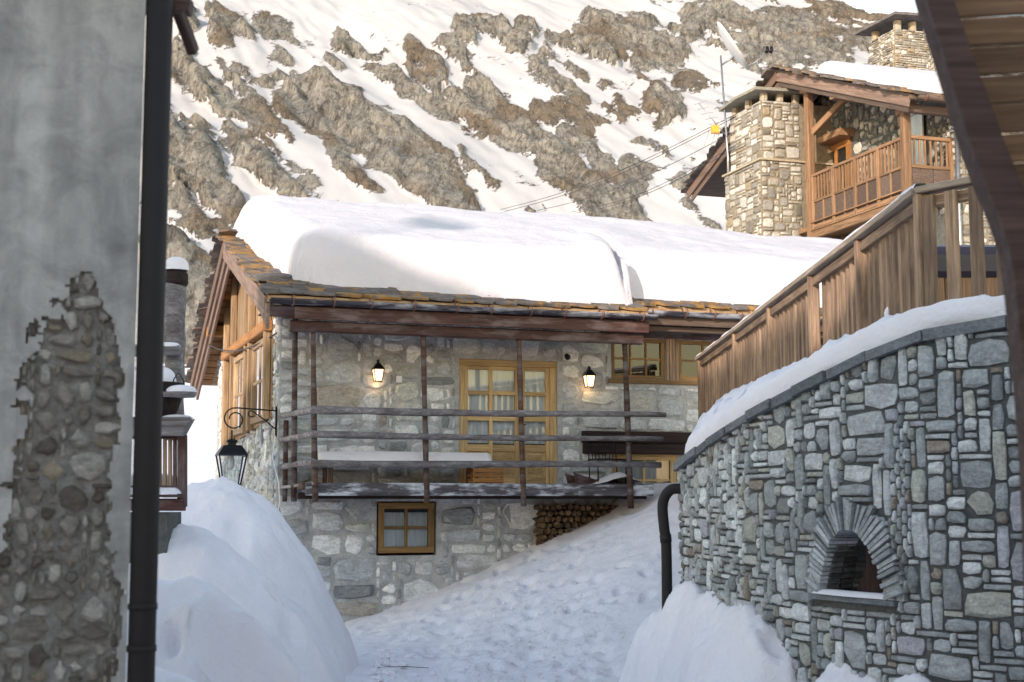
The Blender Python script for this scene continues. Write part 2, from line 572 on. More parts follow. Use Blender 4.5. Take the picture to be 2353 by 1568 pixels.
def mountain_mat():
    t = NT("alpine_rock_and_snow")
    v = t.coords(rnd=False)
    at = t.new("ShaderNodeAttribute", _attribute_name="rock").outputs["Fac"]
    crag = t.new("ShaderNodeAttribute", _attribute_name="crag").outputs["Fac"]
    def stretched(sc, rz=0.4):
        mp = t.new("ShaderNodeMapping"); mp.inputs["Rotation"].default_value = (0, 0, rz); mp.inputs["Scale"].default_value = sc
        t.link(v, mp.inputs["Vector"])
        return mp.outputs[0]
    ms = stretched((1.0, 0.30, 0.6))
    mc = stretched((1.0, 0.16, 0.35), 0.25)
    n1 = t.noise(ms, 0.11, 9, 0.72, 0.5)
    n2 = t.noise(v, 0.5, 8, 0.75)
    n3 = t.noise(ms, 0.03, 6, 0.6)
    n4 = t.noise(mc, 0.45, 8, 0.72, 0.8)
    edge = t.math('ADD', at, t.math('MULTIPLY', t.math('SUBTRACT', n1, 0.5), 1.5))
    edge = t.math('ADD', edge, t.math('MULTIPLY', t.math('SUBTRACT', n2, 0.5), 1.1))
    f = t.ramp(edge, [(0.46, 0.0), (0.55, 1.0)])
    grass = t.ramp(n2, [(0.3, (0.20, 0.165, 0.125)), (0.7, (0.31, 0.26, 0.20))])
    rock = t.ramp(n1, [(0.28, (0.20, 0.195, 0.18)), (0.44, (0.32, 0.308, 0.275)), (0.6, (0.41, 0.392, 0.345)), (0.75, (0.48, 0.46, 0.405))])
    rock = t.mix(1.0, rock, t.ramp(n4, [(0.37, 0.5), (0.46, 0.95), (0.66, 1.22)]), 'MULTIPLY')
    rock = t.mix(1.0, rock, t.ramp(n2, [(0.36, 0.65), (0.5, 1.0), (0.66, 1.25)]), 'MULTIPLY')
    gf = t.ramp(t.math('ADD', crag, t.math('MULTIPLY', t.math('SUBTRACT', n3, 0.5), 1.2)), [(0.18, 0.0), (0.42, 1.0)])
    rk = t.mix(gf, grass, rock)
    n5 = t.noise(mc, 0.16, 7, 0.66, 1.2)
    rk = t.mix(1.0, rk, t.ramp(n5, [(0.455, 1.0), (0.49, 0.5), (0.525, 1.0)]), 'MULTIPLY')
    dust = t.ramp(t.noise(ms, 0.55, 7, 0.7, 0.6), [(0.60, 0.0), (0.66, 0.75)])
    f = t.math('MULTIPLY', f, t.math('SUBTRACT', 1.0, dust))
    sn = t.ramp(n3, [(0.3, (0.41, 0.41, 0.42)), (0.7, (0.50, 0.50, 0.50))])
    c = t.mix(f, sn, rk)
    hb = t.math('ADD', n1, t.math('MULTIPLY', n4, 0.7))
    hb = t.math('MULTIPLY', t.math('ADD', hb, t.math('MULTIPLY', n2, 0.4)), f)
    nm = t.bump(hb, 0.9, 5.0)
    nm = t.bump(t.noise(ms, 0.3, 5), 0.25, 1.0, nm)
    return t.done(c, 0.9, nm, Specular_IOR_Level=0.1)


M['curtain'] = curtain_mat()
M['glass'] = glass_mat()
M['lit'] = lit_mat()
M['slate'] = slate_mat()
M['plaster'] = plaster_mat()
M['mountain'] = mountain_mat()


# ------------------------------------------------------------------ stonework
def pack(W, H, cell, sizes, rg, blocked=None):
    nx, ny = int(round(W / cell)), int(round(H / cell))
    occ = np.zeros((ny, nx), bool)
    if blocked:
        for j in range(ny):
            for i in range(nx):
                if blocked((i + .5) * cell, (j + .5) * cell): occ[j, i] = True
    out = []
    ws = [s[2] for s in sizes]
    for j in range(ny):
        for i in range(nx):
            if occ[j, i]: continue
            w, h = 1, 1
            for _ in range(7):
                s = rg.choices(sizes, ws)[0]
                a, b = rg.randint(*s[0]), rg.randint(*s[1])
                if i + a <= nx and j + b <= ny and not occ[j:j + b, i:i + a].any():
                    w, h = a, b
                    break
            else:
                while i + w < nx and w < 3 and not occ[j, i + w]: w += 1
                while j + h < ny and h < 2 and not occ[j + h, i:i + w].any(): h += 1
            occ[j:j + h, i:i + w] = True
            out.append((i * cell, j * cell, w * cell, h * cell))
    return out


def stone_geo(F, u, v, w, h, gap, depth, rg, rough=0.16, clampv=None):
    w -= gap; h -= gap
    u += gap / 2; v += gap / 2
    m = min(w, h)
    pts = []
    cs = [(0, 0), (1, 0), (1, 1), (0, 1)]
    for k in range(4):
        a, b = cs[k], cs[(k + 1) % 4]
        r1, r2 = rg.uniform(0.02, rough), rg.uniform(0.02, rough)
        if rg.random() < 0.15: r1 *= 2.2
        pts.append((u + a[0] * w + (1 - 2 * a[0]) * m * r1, v + a[1] * h + (1 - 2 * a[1]) * m * r2))
        mx, my = (a[0] + b[0]) / 2, (a[1] + b[1]) / 2
        off = rg.uniform(-0.02, 0.07) * m
        pts.append((u + mx * w + (0.5 - mx) * 2 * off + rg.uniform(-.15, .15) * w * (a[1] == b[1]),
                    v + my * h + (0.5 - my) * 2 * off + rg.uniform(-.15, .15) * h * (a[0] == b[0])))
    if clampv:
        pts = [(p[0], min(p[1], clampv(p[0]))) for p in pts]
    cu = sum(p[0] for p in pts) / 8; cv = sum(p[1] for p in pts) / 8
    tu, tv = rg.uniform(-.12, .12), rg.uniform(-.12, .12)
    vs = [F(p[0], p[1], -0.03) for p in pts]
    vs += [F(p[0], p[1], depth * rg.uniform(0.35, 0.6)) for p in pts]
    ins = min(0.34, 0.022 / max(m * 0.5, 0.02) + 0.06)
    for p in pts:
        q = (cu + (p[0] - cu) * (1 - ins), cv + (p[1] - cv) * (1 - ins))
        vs.append(F(q[0], q[1], depth * (rg.uniform(.85, 1.1)) + (q[0] - cu) * tu + (q[1] - cv) * tv))
    vs.append(F(cu, cv, depth * rg.uniform(1.0, 1.2)))
    fs = []
    for r in (0, 8):
        for k in range(8):
            k2 = (k + 1) % 8
            fs.append((r + k, r + k2, r + 8 + k2, r + 8 + k))
    for k in range(8): fs.append((16 + k, 16 + (k + 1) % 8, 24))
    return vs, fs


def set_tint(me, colors):
    at = me.attributes.new("tint", 'FLOAT_COLOR', 'POINT')
    at.data.foreach_set("color", np.array([c4 for c in colors for c4 in (*c, 1.0)], np.float32))


def lay_stones(F, rects, mat, parent, palette, rg, gap=0.02, depth=(0.02, 0.05), rough=0.16, limit=290, clampv=None, name="stone", score=None, smooth=False):
    rects = sorted(rects, key=lambda r: -(score(r) if score else r[2] * r[3]))
    V, Fc, T = [], [], []
    for i, (u, v, w, h) in enumerate(rects):
        if clampv and v > clampv(u + w / 2) - 0.05: continue
        vs, fs = stone_geo(F, u, v, w, h, gap * rg.uniform(.7, 1.4), rg.uniform(*depth), rg, rough, clampv)
        base = rg.choices([p[0] for p in palette], [p[1] for p in palette])[0]
        k = rg.uniform(0.82, 1.15)
        tint = tuple(c * k for c in base)
        if i < limit:
            c = sum((Vector(q) for q in vs), Vector()) / len(vs)
            me = mesh(name, [q - c for q in vs], fs, smooth)
            set_tint(me, [tint] * len(vs))
            link(name, me, mat, parent, Matrix.Translation(c))
        else:
            o = len(V)
            V += vs; Fc += [tuple(a + o for a in f) for f in fs]; T += [tint] * len(vs)
    if V:
        me = mesh("small_stones", V, Fc, smooth)
        set_tint(me, T)
        tag(link("small_stones", me, mat, parent), kind="stuff")


def sheet_with_holes(name, F, us, vs, inside, mat, parent, d=0.0):
    """wall face on a grid of break lines, leaving openings out"""
    us, vs = sorted(set(us)), sorted(set(vs))
    V, Fc = [], []
    idx = {}
    def vid(i, j):
        if (i, j) not in idx:
            idx[(i, j)] = len(V); V.append(F(us[i], vs[j], d))
        return idx[(i, j)]
    for j in range(len(vs) - 1):
        for i in range(len(us) - 1):
            if inside((us[i] + us[i + 1]) / 2, (vs[j] + vs[j + 1]) / 2):
                Fc.append((vid(i, j), vid(i + 1, j), vid(i + 1, j + 1), vid(i, j + 1)))
    return solid(name, V, Fc, mat, parent)


def window(F, parent, u0, u1, v0, v1, cols, rows, mat, fw=0.07, mw=0.03, rec=0.07, curtain=True, name="window", heads=None, drop=0.0):
    """casement set back in its opening: frame, glazing bars, one pane per light, curtain"""
    jam = []
    w = fbeam(name, F, u0, u1, v1 - fw, v1, -rec, -rec + 0.05, mat, parent)
    fbeam("frame", F, u0, u1, v0, v0 + fw, -rec, -rec + 0.05, mat, w)
    fbeam("frame", F, u0, u0 + fw, v0 + fw, v1 - fw, -rec, -rec + 0.05, mat, w)
    fbeam("frame", F, u1 - fw, u1, v0 + fw, v1 - fw, -rec, -rec + 0.05, mat, w)
    iu0, iu1, iv0, iv1 = u0 + fw, u1 - fw, v0 + fw, v1 - fw
    cu = cols if isinstance(cols, list) else [iu0 + (iu1 - iu0) * k / cols for k in range(cols + 1)]
    rv = rows if isinstance(rows, list) else [iv0 + (iv1 - iv0) * k / rows for k in range(rows + 1)]
    for x in cu[1:-1]: fbeam("glazing_bar", F, x - mw / 2, x + mw / 2, iv0, iv1, -rec - 0.005, -rec + 0.032, mat, w)
    for y in rv[1:-1]: fbeam("glazing_bar", F, iu0, iu1, y - mw / 2, y + mw / 2, -rec - 0.003, -rec + 0.028, mat, w)
    for i in range(len(cu) - 1):
        for j in range(len(rv) - 1):
            a0 = cu[i] + (mw / 2 if i else 0); a1 = cu[i + 1] - (mw / 2 if i < len(cu) - 2 else 0)
            b0 = rv[j] + (mw / 2 if j else 0); b1 = rv[j + 1] - (mw / 2 if j < len(rv) - 2 else 0)
            tz = rng.uniform(-.004, .004)
            vs = [F(a0, b0, -rec + .012 + tz), F(a1, b0, -rec + .012 - tz), F(a1, b1, -rec + .012 - tz), F(a0, b1, -rec + .012 + tz)]
            solid("pane", vs, [(0, 1, 2, 3)], M['glass'], w)
    if curtain:
        n = 40
        V, Fc = [], []
        for k in range(n + 1):
            uu = iu0 + (iu1 - iu0) * k / n
            dd = -rec - 0.045 + 0.014 * math.sin(k * 1.1) + 0.008 * math.sin(k * 2.7)
            V += [F(uu, iv0, dd), F(uu, iv1 - drop, dd)]
        for k in range(n): Fc.append((2 * k, 2 * k + 2, 2 * k + 3, 2 * k + 1))
        solid("curtain", V, Fc, M['curtain'], w, True)
    # dark room behind
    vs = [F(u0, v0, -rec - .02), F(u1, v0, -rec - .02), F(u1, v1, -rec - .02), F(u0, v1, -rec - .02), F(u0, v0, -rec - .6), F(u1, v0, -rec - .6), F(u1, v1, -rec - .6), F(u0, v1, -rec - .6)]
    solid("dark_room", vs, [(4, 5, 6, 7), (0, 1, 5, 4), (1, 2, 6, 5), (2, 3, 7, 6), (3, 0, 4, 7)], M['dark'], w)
    return w


def reveal(F, u0, u1, v0, v1, rec, mat, parent):
    a = [(u0, v0), (u1, v0), (u1, v1), (u0, v1)]
    vs = [F(p[0], p[1], 0.004) for p in a] + [F(p[0], p[1], -rec) for p in a]
    solid("reveal", vs, [(0, 1, 5, 4), (1, 2, 6, 5), (2, 3, 7, 6), (3, 0, 4, 7)], mat, parent)


# ------------------------------------------------------------------ mountain
def z1(pts, ox, sc): return [[(ox + p[0] * sc, p[1] * sc, p[2] * sc) for p in line] for line in pts]


A = [  # rock bands: left half of the face
    [(1000, 550, 170), (1250, 650, 220), (1500, 800, 230), (1750, 950, 200), (1950, 1130, 180), (2150, 1330, 120)],
    [(1250, 960, 40), (1450, 1110, 55), (1600, 1200, 40)], [(690, 450, 40), (850, 420, 50)],
    [(640, 620, 40), (800, 760, 55), (1000, 900, 20)],
    [(280, 20, 90), (280, 150, 70)], [(450, 130, 70), (500, 200, 80), (590, 270, 40)], [(470, 260, 30), (560, 400, 40), (680, 540, 20)],
    [(150, 300, 110), (300, 420, 120), (450, 520, 100), (560, 620, 70), (700, 720, 25)],
    [(130, 660, 22), (400, 800, 32), (630, 870, 10)],
    [(130, 800, 90), (250, 900, 130), (380, 1050, 120), (480, 1160, 40)],
    [(450, 890, 40), (600, 980, 80), (800, 1080, 105), (1000, 1220, 95), (1200, 1310, 60), (1340, 1340, 20)],
    [(740, 860, 20), (900, 980, 26), (1100, 1130, 10)],
    [(130, 1110, 40), (300, 1180, 55), (500, 1280, 60), (650, 1390, 40)],
    [(100, 1260, 35), (250, 1350, 45), (450, 1500, 40)], [(200, 1480, 30), (450, 1560, 30)],
    [(450, 40, 90), (600, 120, 70), (750, 150, 40)], [(850, 50, 100), (960, 80, 50)],
    [(760, 60, 15), (900, 110, 25), (1060, 180, 22), (1200, 260, 26), (1300, 320, 14)],
    [(850, 270, 40), (960, 255, 50)], [(640, 380, 40), (700, 385, 45)],
    [(1330, 150, 70), (1450, 180, 70), (1570, 240, 40)],
    [(1480, 270, 30), (1620, 370, 60), (1750, 420, 60), (1900, 520, 85), (2100, 600, 125), (2250, 650, 120)],
    [(1780, 230, 60), (1850, 350, 80), (1950, 430, 80)], [(1700, 470, 60), (1760, 500, 60)],
    [(2000, 230, 50), (2150, 300, 30), (2330, 430, 24)], [(2150, 110, 80), (2350, 120, 60)],
    [(2130, 900, 40), (2250, 1050, 60), (2350, 1100, 40)],
]
B = [  # middle
    [(60, 480, 80), (150, 600, 140), (300, 700, 130), (450, 830, 120), (600, 930, 110), (750, 1060, 90), (900, 1180, 100), (1100, 1330, 110), (1250, 1450, 90)],
    [(480, 980, 50), (600, 1080, 60), (750, 1180, 40), (900, 1330, 60), (1000, 1430, 60)], [(400, 1370, 40), (500, 1400, 30)],
    [(430, 1200, 8), (570, 1320, 9)], [(50, 120, 70), (200, 90, 80), (350, 170, 90), (400, 220, 40)], [(500, 310, 60), (590, 400, 40)],
    [(480, 620, 50), (650, 650, 60), (800, 690, 60), (950, 720, 25)], [(700, 770, 60), (850, 800, 70), (880, 900, 40), (930, 1000, 90), (960, 1050, 60)],
    [(1130, 1000, 45), (1250, 1020, 20)], [(1280, 600, 120), (1380, 650, 110), (1300, 760, 60)], [(1080, 640, 50), (980, 570, 45)], [(1500, 460, 60), (1560, 480, 50)],
    [(420, 60, 80), (480, 120, 50)], [(600, 170, 75), (800, 200, 85), (1000, 230, 85)], [(850, 60, 100), (1050, 90, 105), (1200, 80, 95)],
    [(1200, 230, 90), (1450, 230, 115), (1400, 330, 70)], [(1750, 60, 120), (1500, 120, 90)], [(1950, 150, 110), (2200, 100, 130)], [(1950, 310, 80), (2150, 260, 80)],
    [(1060, 1130, 60), (1200, 1110, 60)], [(1430, 1070, 55), (1600, 1100, 45)], [(1600, 1020, 25), (1720, 1110, 28)], [(1500, 1230, 25), (1700, 1420, 30)],
    [(1150, 820, 15), (1350, 870, 15)], [(1000, 400, 30), (1150, 420, 30)], [(700, 380, 30), (800, 420, 30)], [(640, 480, 20), (780, 540, 20)],
]
Cc = [  # upper right
    [(430, 200, 110), (600, 100, 140), (800, 60, 120), (920, 130, 50)], [(560, 290, 70), (800, 250, 85), (1050, 200, 65)], [(1280, 90, 35), (1320, 160, 45)],
    [(700, 330, 40), (500, 420, 35)], [(900, 330, 30), (700, 430, 25)], [(1050, 330, 45), (930, 400, 20)], [(1180, 200, 30), (1250, 260, 30)],
]
D = [[(380, 560, 50), (470, 640, 60), (450, 740, 55), (520, 760, 50)], [(560, 620, 40), (600, 700, 50)], [(390, 720, 40), (400, 800, 26)]]
bands = z1(A, 337, .3386) + z1(B, 1072, .3386) + z1(Cc, 1593, .3361) + D

xs = np.concatenate([np.arange(-420, -185, 4.0), np.arange(-185, 270, 0.85), np.arange(270, 430, 4.0)])
ys = np.concatenate([np.arange(180, 250, 4.0), np.arange(250, 720, 1.25), np.arange(720, 900, 6.0)])
X, Y = np.meshgrid(xs, ys)
base = 1 + .111 * (np.minimum(Y, 250) - 28) + np.maximum(Y - 250, 0) * 0.60
crest = 335 - 160 * sstep(100, 142, X) + 25 * fbm(X / 40, Y / 300, 4, 5) + 30 * np.exp(-((X - 168) / 8.0) ** 2) * 0
over = np.maximum(base - crest, 0)
base = np.minimum(base, crest) - over * 0.8
# where each spot of the slope lies on the face, for laying out the rock bands
zz = (base - EYE) / Y
cth, sth = math.cos(PITCH), math.sin(PITCH)
yc = (zz * cth - sth) / (cth + zz * sth)
mv = 784 - yc * 3268
mx = 1176.5 + X / Y * (cth - yc * sth) * 3268
wx = mx + 26 * fbm(mx / 60, mv / 60, 4, 11)
wv = mv - 36 + 26 * fbm(mx / 60, mv / 60, 4, 23)
rock = np.full(X.shape, -60.0)
for line in bands:
    for (a, b) in zip(line[:-1], line[1:]):
        dx, dv = b[0] - a[0], b[1] - a[1]
        t = np.clip(((wx - a[0]) * dx + (wv - a[1]) * dv) / (dx * dx + dv * dv + 1e-6), 0, 1)
        d = np.hypot(wx - a[0] - t * dx, wv - a[1] - t * dv)
        rock = np.maximum(rock, (a[2] + (b[2] - a[2]) * t) * 1.0 - d)
ur = X + 0.42 * Y
wr = Y - 0.42 * X
streak = fbm(ur / 5.5, wr / 70, 5, 40)
nz = fbm(X / 14, Y / 14, 5, 51)
rockv = rock + 26 * streak + 10 * nz
upper = sstep(1350, 1750, mx) * sstep(330, 120, mv)
rockv = np.maximum(rockv, -14 + 52 * upper * (0.18 + fbm((X - .6 * Y) / 16, (Y + X) / 9, 5, 77)))
rockv = np.maximum(rockv, -10 + 17 * fbm(X / 12, Y / 10, 5, 91) - 6)
rockf = np.clip(0.5 + rockv / 36, 0, 1)
rmask = sstep(0.40, 0.82, rockf)
cragn = fbm(X / 30, Y / 30, 3, 61)
cragv = np.clip(0.5 + 0.9 * cragn + 0.4 * (rock > 25), 0, 1)
cr1 = ridged(ur / 18, wr / 60, 4, 71)
cr2 = ridged(ur / 7, wr / 34, 4, 83)
cr3 = ridged((ur + .3 * wr) / 3.2, wr / 13, 3, 87)
disp = rmask * (0.8 + 6.5 * (cr1 - .5) * (0.5 + cragv) + 6.5 * (cr2 - .5) * (0.4 + cragv) + 2.6 * (cr3 - .5)) + 5 * fbm(ur / 45, wr / 160, 3, 97) + (1 - rmask) * (1.2 * fbm(ur / 5, wr / 40, 3, 99) + 3.0 * fbm(ur / 20, wr / 50, 3, 98))
left = sstep(560, 430, mx)
disp += left * rmask * 12 * (ridged(X / 14, Y / 26, 3, 113) - .5)
fade = sstep(250, 290, Y)
mount = grid_mesh("mountain", X, Y - disp * fade * 0.8, base + disp * fade * 0.45, M['mountain'], attrs={"rock": rockf, "crag": cragv})
tag(mount, kind="structure")


# ------------------------------------------------------------------ ground
def ground_np(X, Y):
    p = .897 * (X + 2.6) + .443 * (Y - 23)
    sp = 0.35 * np.logaddexp(0, p / 0.35)
    lane = 0.33 * sp + 0.019 * sp * sp
    lane = np.minimum(lane, 2.25 + 0.15 * np.tanh((lane - 2.25)))
    hill = 1 + .111 * (Y - 28)
    k = sstep(26, 36, Y)
    h = lane * (1 - k) + np.maximum(hill, 0) * k
    # background hillside bends up on the left
    return h


fx = np.concatenate([np.arange(-430, -40, 15), np.arange(-40, -8, 1.0), np.arange(-8, -3, 0.1), np.arange(-3, 3.5, 0.045), np.arange(3.5, 6, .1), np.arange(6, 40, 1.0), np.arange(40, 431, 15)])
fy = np.concatenate([np.arange(-60, 8, 2.0), np.arange(8, 14, .12), np.arange(14, 24, 0.06), np.arange(24, 27, .1), np.arange(27, 60, 0.8), np.arange(60, 262, 5)])
X, Y = np.meshgrid(fx, fy)
G = ground_np(X, Y)
near = sstep(32, 26, Y) * sstep(-10, -7, X) * sstep(8, 5, X)
slope = sstep(0.15, 0.7, G)
G = G + near * (0.045 * fbm(X / 1.4, Y / 1.4, 4, 3) + 0.015 * fbm(X / .25, Y / .35, 3, 8) + slope * (0.05 * fbm(X / .7, Y / .7, 4, 13) + 0.02 * fbm(X / .15, Y / .15, 3, 15)))
G = G + sstep(36, 60, Y) * (1.2 * fbm(X / 18, Y / 22, 3, 19))
# wheel ruts along the lane
rut = np.exp(-((X - 0.15 - .05 * (Y - 16)) / .22) ** 2) + np.exp(-((X + 1.15 - .05 * (Y - 16)) / .22) ** 2)
G = G - near * (1 - slope) * (0.05 * rut + .06 * np.maximum(fbm(X / .22, Y / .4, 4, 29), 0) + .04 * fbm(X / .5, Y / .8, 4, 37) + .025 * np.maximum(ridged(X / .5, Y / .9, 3, 27) - .6, 0))
rgf = random.Random(61)
for k in range(150):
    fy_, fx_ = rgf.uniform(15.2, 24.0), rgf.gauss(0.2, .9)
    an = rgf.gauss(.1, .25)
    a_ = (X - fx_) * math.cos(an) + (Y - fy_) * math.sin(an); b_ = -(X - fx_) * math.sin(an) + (Y - fy_) * math.cos(an)
    e_ = (a_ / .085) ** 2 + (b_ / .19) ** 2
    G = G - rgf.uniform(.03, .065) * np.exp(-e_ ** 2) + .012 * np.exp(-((e_ - 1.9) / .6) ** 2)
dirt = np.exp(-((X - 0.1 - 0.06 * (Y - 16)) / 1.6) ** 2) * sstep(24, 19.5, Y) * sstep(1.1, .35, G) * near
dirt = np.maximum(dirt, 0.5 * np.exp(-(((X - 1.0) / .9) ** 2 + ((Y - 22.5) / 1.2) ** 2)))
tag(grid_mesh("ground", X, Y, G, M['road'], attrs={"dirt": dirt}), kind="structure")


def gz(x, y): return float(ground_np(np.array([x]), np.array([y]))[0])


# ------------------------------------------------------------------ main house
E = Vector((0.948, 0.319, 0)).normalized()
Mv = Vector((-E.y, E.x, 0))
C0 = Vector((-3.76, 22.93, 0))


def H(s, w, z): return C0 + E * s + Mv * w + Vector((0, 0, z))


house = thing("stone_chalet", "grey rubble stone chalet with ochre door, log balcony and snow-laden roof", "house", H(0, 0, 0))
FF = lambda u, v, d: H(u, -d, v)
RZ, RF, RB = 6.95, 0.34, 0.43


def zroof(w): return RZ - RF * (4 - w) if w < 4 else RZ - RB * (w - 4)


openings = [(3.03, 4.79, 2.30, 4.40), (1.63, 2.64, 1.12, 2.0), (5.80, 6.83, 4.14, 4.86), (7.09, 8.1, 4.14, 4.86), (5.80, 7.04, 1.9, 2.84), (9.2, 10.2, 4.1, 4.85)]


def in_open(u, v, m=0.0): return any(a - m < u < b + m and c - m < v < d + m for a, b, c, d in openings)


us = [0, 13] + [k for o in openings for k in o[:2]]
vs_ = [-0.6, 5.1] + [k for o in openings for k in o[2:]]
fw = sheet_with_holes("front_wall", FF, us, vs_, lambda u, v: not in_open(u, v), M['housemortar'], house)
rg = random.Random(21)
lintel_zone = lambda u, v: 5.2 < u < 7.35 and 2.8 < v < 3.24
rects = pack(9.0, 5.4, 0.09, [((4, 7), (3, 4), 3), ((6, 10), (3, 6), 3.0), ((2, 4), (2, 3), 1.2), ((5, 9), (2, 3), 2.5)], rg,
             lambda u, v: in_open(u, v - 0.4, 0.05) or lintel_zone(u, v - .4) or (5.75 < u < 8.2 and 4.05 < v - .4))
gpal = [(lin(212, 214, 215), 4), (lin(192, 195, 197), 3), (lin(232, 232, 230), 3.5), (lin(150, 154, 156), 1.5), (lin(204, 204, 196), 2), (lin(172, 164, 154), .4)]
lay_stones(lambda u, v, d: FF(u, v - 0.4, d), rects, M['housestone'], fw, gpal, rg, gap=0.03, depth=(0.012, 0.045), rough=0.24, limit=290)
for (a, b, c, d) in openings: reveal(FF, a, b, c, d, 0.16, M['housemortar'], fw)

# balcony door: two leaves
def door():
    a, b, c, d = openings[0]
    rec = 0.09
    dr = fbeam("door", FF, a, b, d - .11, d, -rec, -rec + .07, M['door'], house)
    for (x0, x1) in ((a, a + .11), (b - .13, b)):
        fbeam("door_frame", FF, x0, x1, c, d - .11, -rec, -rec + .07, M['door'], dr)
    s0 = a + .11
    st = [s0, s0 + .055, s0 + .99, s0 + 1.06, b - .13 - .055, b - .13]
    stiles = [(s0, s0 + .06), (s0 + .44, s0 + .50), (s0 + .90, s0 + 1.08), (b - .19, b - .13)]
    for (x0, x1) in stiles: fbeam("stile", FF, x0, x1, c, d - .11, -rec - .02, -rec + .035, M['door'], dr)
    rails = [(d - .17, d - .11), (d - .60, d - .53), (d - 1.04, d - .94), (d - 1.56, d - 1.44), (c, c + .1)]
    bays = [(s0 + .06, s0 + .44), (s0 + .50, s0 + .90), (s0 + 1.08, b - .19)]
    for (y0, y1) in rails:
        for (x0, x1) in bays: fbeam("rail", FF, x0, x1, y0, y1, -rec - .018, -rec + .030, M['door'], dr)
    for (x0, x1) in bays:
        for k in range(3):
            y0, y1 = rails[k + 1][1], rails[k][0]
            tz = rng.uniform(-.004, .004)
            solid("pane", [FF(x0, y0, -rec + tz), FF(x1, y0, -rec - tz), FF(x1, y1, -rec - tz), FF(x0, y1, -rec + tz)], [(0, 1, 2, 3)], M['glass'], dr)
    for (x0, x1) in ((s0 + .06, s0 + .90), (s0 + 1.08, b - .19)):
        fbox("panel", FF, x0, x1, c + .1, rails[3][0], -rec - .015, -rec + .008, M['door'], dr)
        fbox("panel_moulding", FF, x0 + .06, x1 - .06, c + .16, rails[3][0] - .06, -rec + .008, -rec + .016, M['door'], dr)
    n = 60
    V, Fc = [], []
    for k in range(n + 1):
        uu = a + .1 + (b - a - .2) * k / n
        dd = -rec - .055 + .016 * math.sin(k * .9) + .01 * math.sin(k * 2.3)
        V += [FF(uu, rails[3][0] + .14, dd), FF(uu, d - .16, dd)]
    for k in range(n): Fc.append((2 * k, 2 * k + 2, 2 * k + 3, 2 * k + 1))
    solid("curtain", V, Fc, M['curtain'], dr, True)
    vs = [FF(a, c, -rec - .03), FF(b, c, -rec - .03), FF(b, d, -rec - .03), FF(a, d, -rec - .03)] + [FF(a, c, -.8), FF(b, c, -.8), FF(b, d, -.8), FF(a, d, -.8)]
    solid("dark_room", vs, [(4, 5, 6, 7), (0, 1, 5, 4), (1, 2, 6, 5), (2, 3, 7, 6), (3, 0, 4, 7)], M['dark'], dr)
    tube("handle", [FF(s0 + .99, c + 1.0, -rec + .03), FF(s0 + .99, c + 1.0, -rec + .08), FF(s0 + 1.08, c + 1.0, -rec + .08)], .012, M['iron'], dr, 6)


door()
window(FF, house, 1.66, 2.61, 1.16, 1.98, 2, 2, M['doorbrown'], .10, .05, .05, drop=.06)
window(FF, house, *openings[2], [5.87, 6.18, 6.48, 6.76], 2, M['doorbrown'], .07, .035, .06, curtain=False)
window(FF, house, *openings[3], 2, 2, M['doorbrown'], .07, .035, .06, curtain=False)
window(FF, house, *openings[5], 2, 2, M['doorbrown'], .07, .035, .06, curtain=False)
window(FF, house, *openings[4], 2, 2, M['door'], .12, .04, .06)
# boards between and above the upper windows
for k in range(4):
    fbeam("cladding_board", FF, 6.84 + k * .062, 6.84 + k * .062 + .058, 4.10, 4.95, .004, .03 + .008 * (k % 2), M['rail'], house)
fbeam("window_head", FF, 5.6, 10.4, 4.87, 5.03, .0, .10, M['oldpost'], house)
fbeam("window_sill", FF, 5.74, 8.2, 4.06, 4.13, .0, .05, M['doorbrown'], house)
beam("lintel", FF(5.23, 3.11, .07), FF(7.4, 3.11, .07), .18, .20, M['lintel'], house)
beam("lintel", FF(5.25, 2.91, .06), FF(7.4, 2.91, .06), .16, .18, M['lintel'], house)

# gable wall: stone pillars, boarded upper half, tall windows
GF = lambda u, v, d: H(-d, u, v)
ztop = lambda w: zroof(w) - 0.16
V = [GF(0, -.5, 0), GF(8, -.5, 0), GF(8, ztop(8), 0), GF(4, ztop(4), 0), GF(0, ztop(0), 0)]
gw = solid("gable_wall", V, [(0, 1, 2, 3, 4)], M['housemortar'], house)
rg = random.Random(5)
gblock = lambda u, v: (0.55 < u < 6.1 and v - .4 > 3.45 - 0.06 * u)
rects = pack(8.0, 6.4, 0.08, [((2, 4), (1, 3), 3), ((3, 6), (2, 4), 3), ((1, 3), (1, 2), 1.5), ((1, 2), (3, 6), 1.2)], rg, lambda u, v: gblock(u, v) or v - .4 > ztop(u) - .08)
lay_stones(lambda u, v, d: GF(u, v - .4, d), rects, M['housestone'], gw, gpal + [(lin(200, 195, 180), 3)], rg, gap=0.03, depth=(0.02, 0.05), rough=0.25, limit=290)
V = [H(0, 8, -.5), H(13, 8, -.5), H(13, 8, ztop(8)), H(0, 8, ztop(8))]
solid("back_wall", V, [(0, 1, 2, 3)], M['housemortar'], house)
V = [H(13, 0, -.5), H(13, 8, -.5), H(13, 8, ztop(8)), H(13, 4, ztop(4)), H(13, 0, ztop(0))]
solid("end_wall", V, [(0, 1, 2, 3, 4)], M['housemortar'], house)
w = .56
while w < 6.05:
    bw = rng.uniform(.16, .24)
    w1 = min(w + bw, 6.1)
    if w1 - w > .05:
        top = min(ztop(w), ztop(w1)) - .02
        fbeam("gable_board", GF, w + .004, w1 - .004, 3.42 - .06 * w, top, 0.006, .045, M['palewood'], gw)
    w = w1
GW = lambda u, v, d: GF(u, v, d + .09)
window(GW, house, .75, 2.35, 3.35, 4.75, 2, 2, M['palewood'], .10, .05, .02)
window(GW, house, 3.05, 4.75, 3.25, 4.75, 2, 2, M['palewood'], .10, .05, .02)
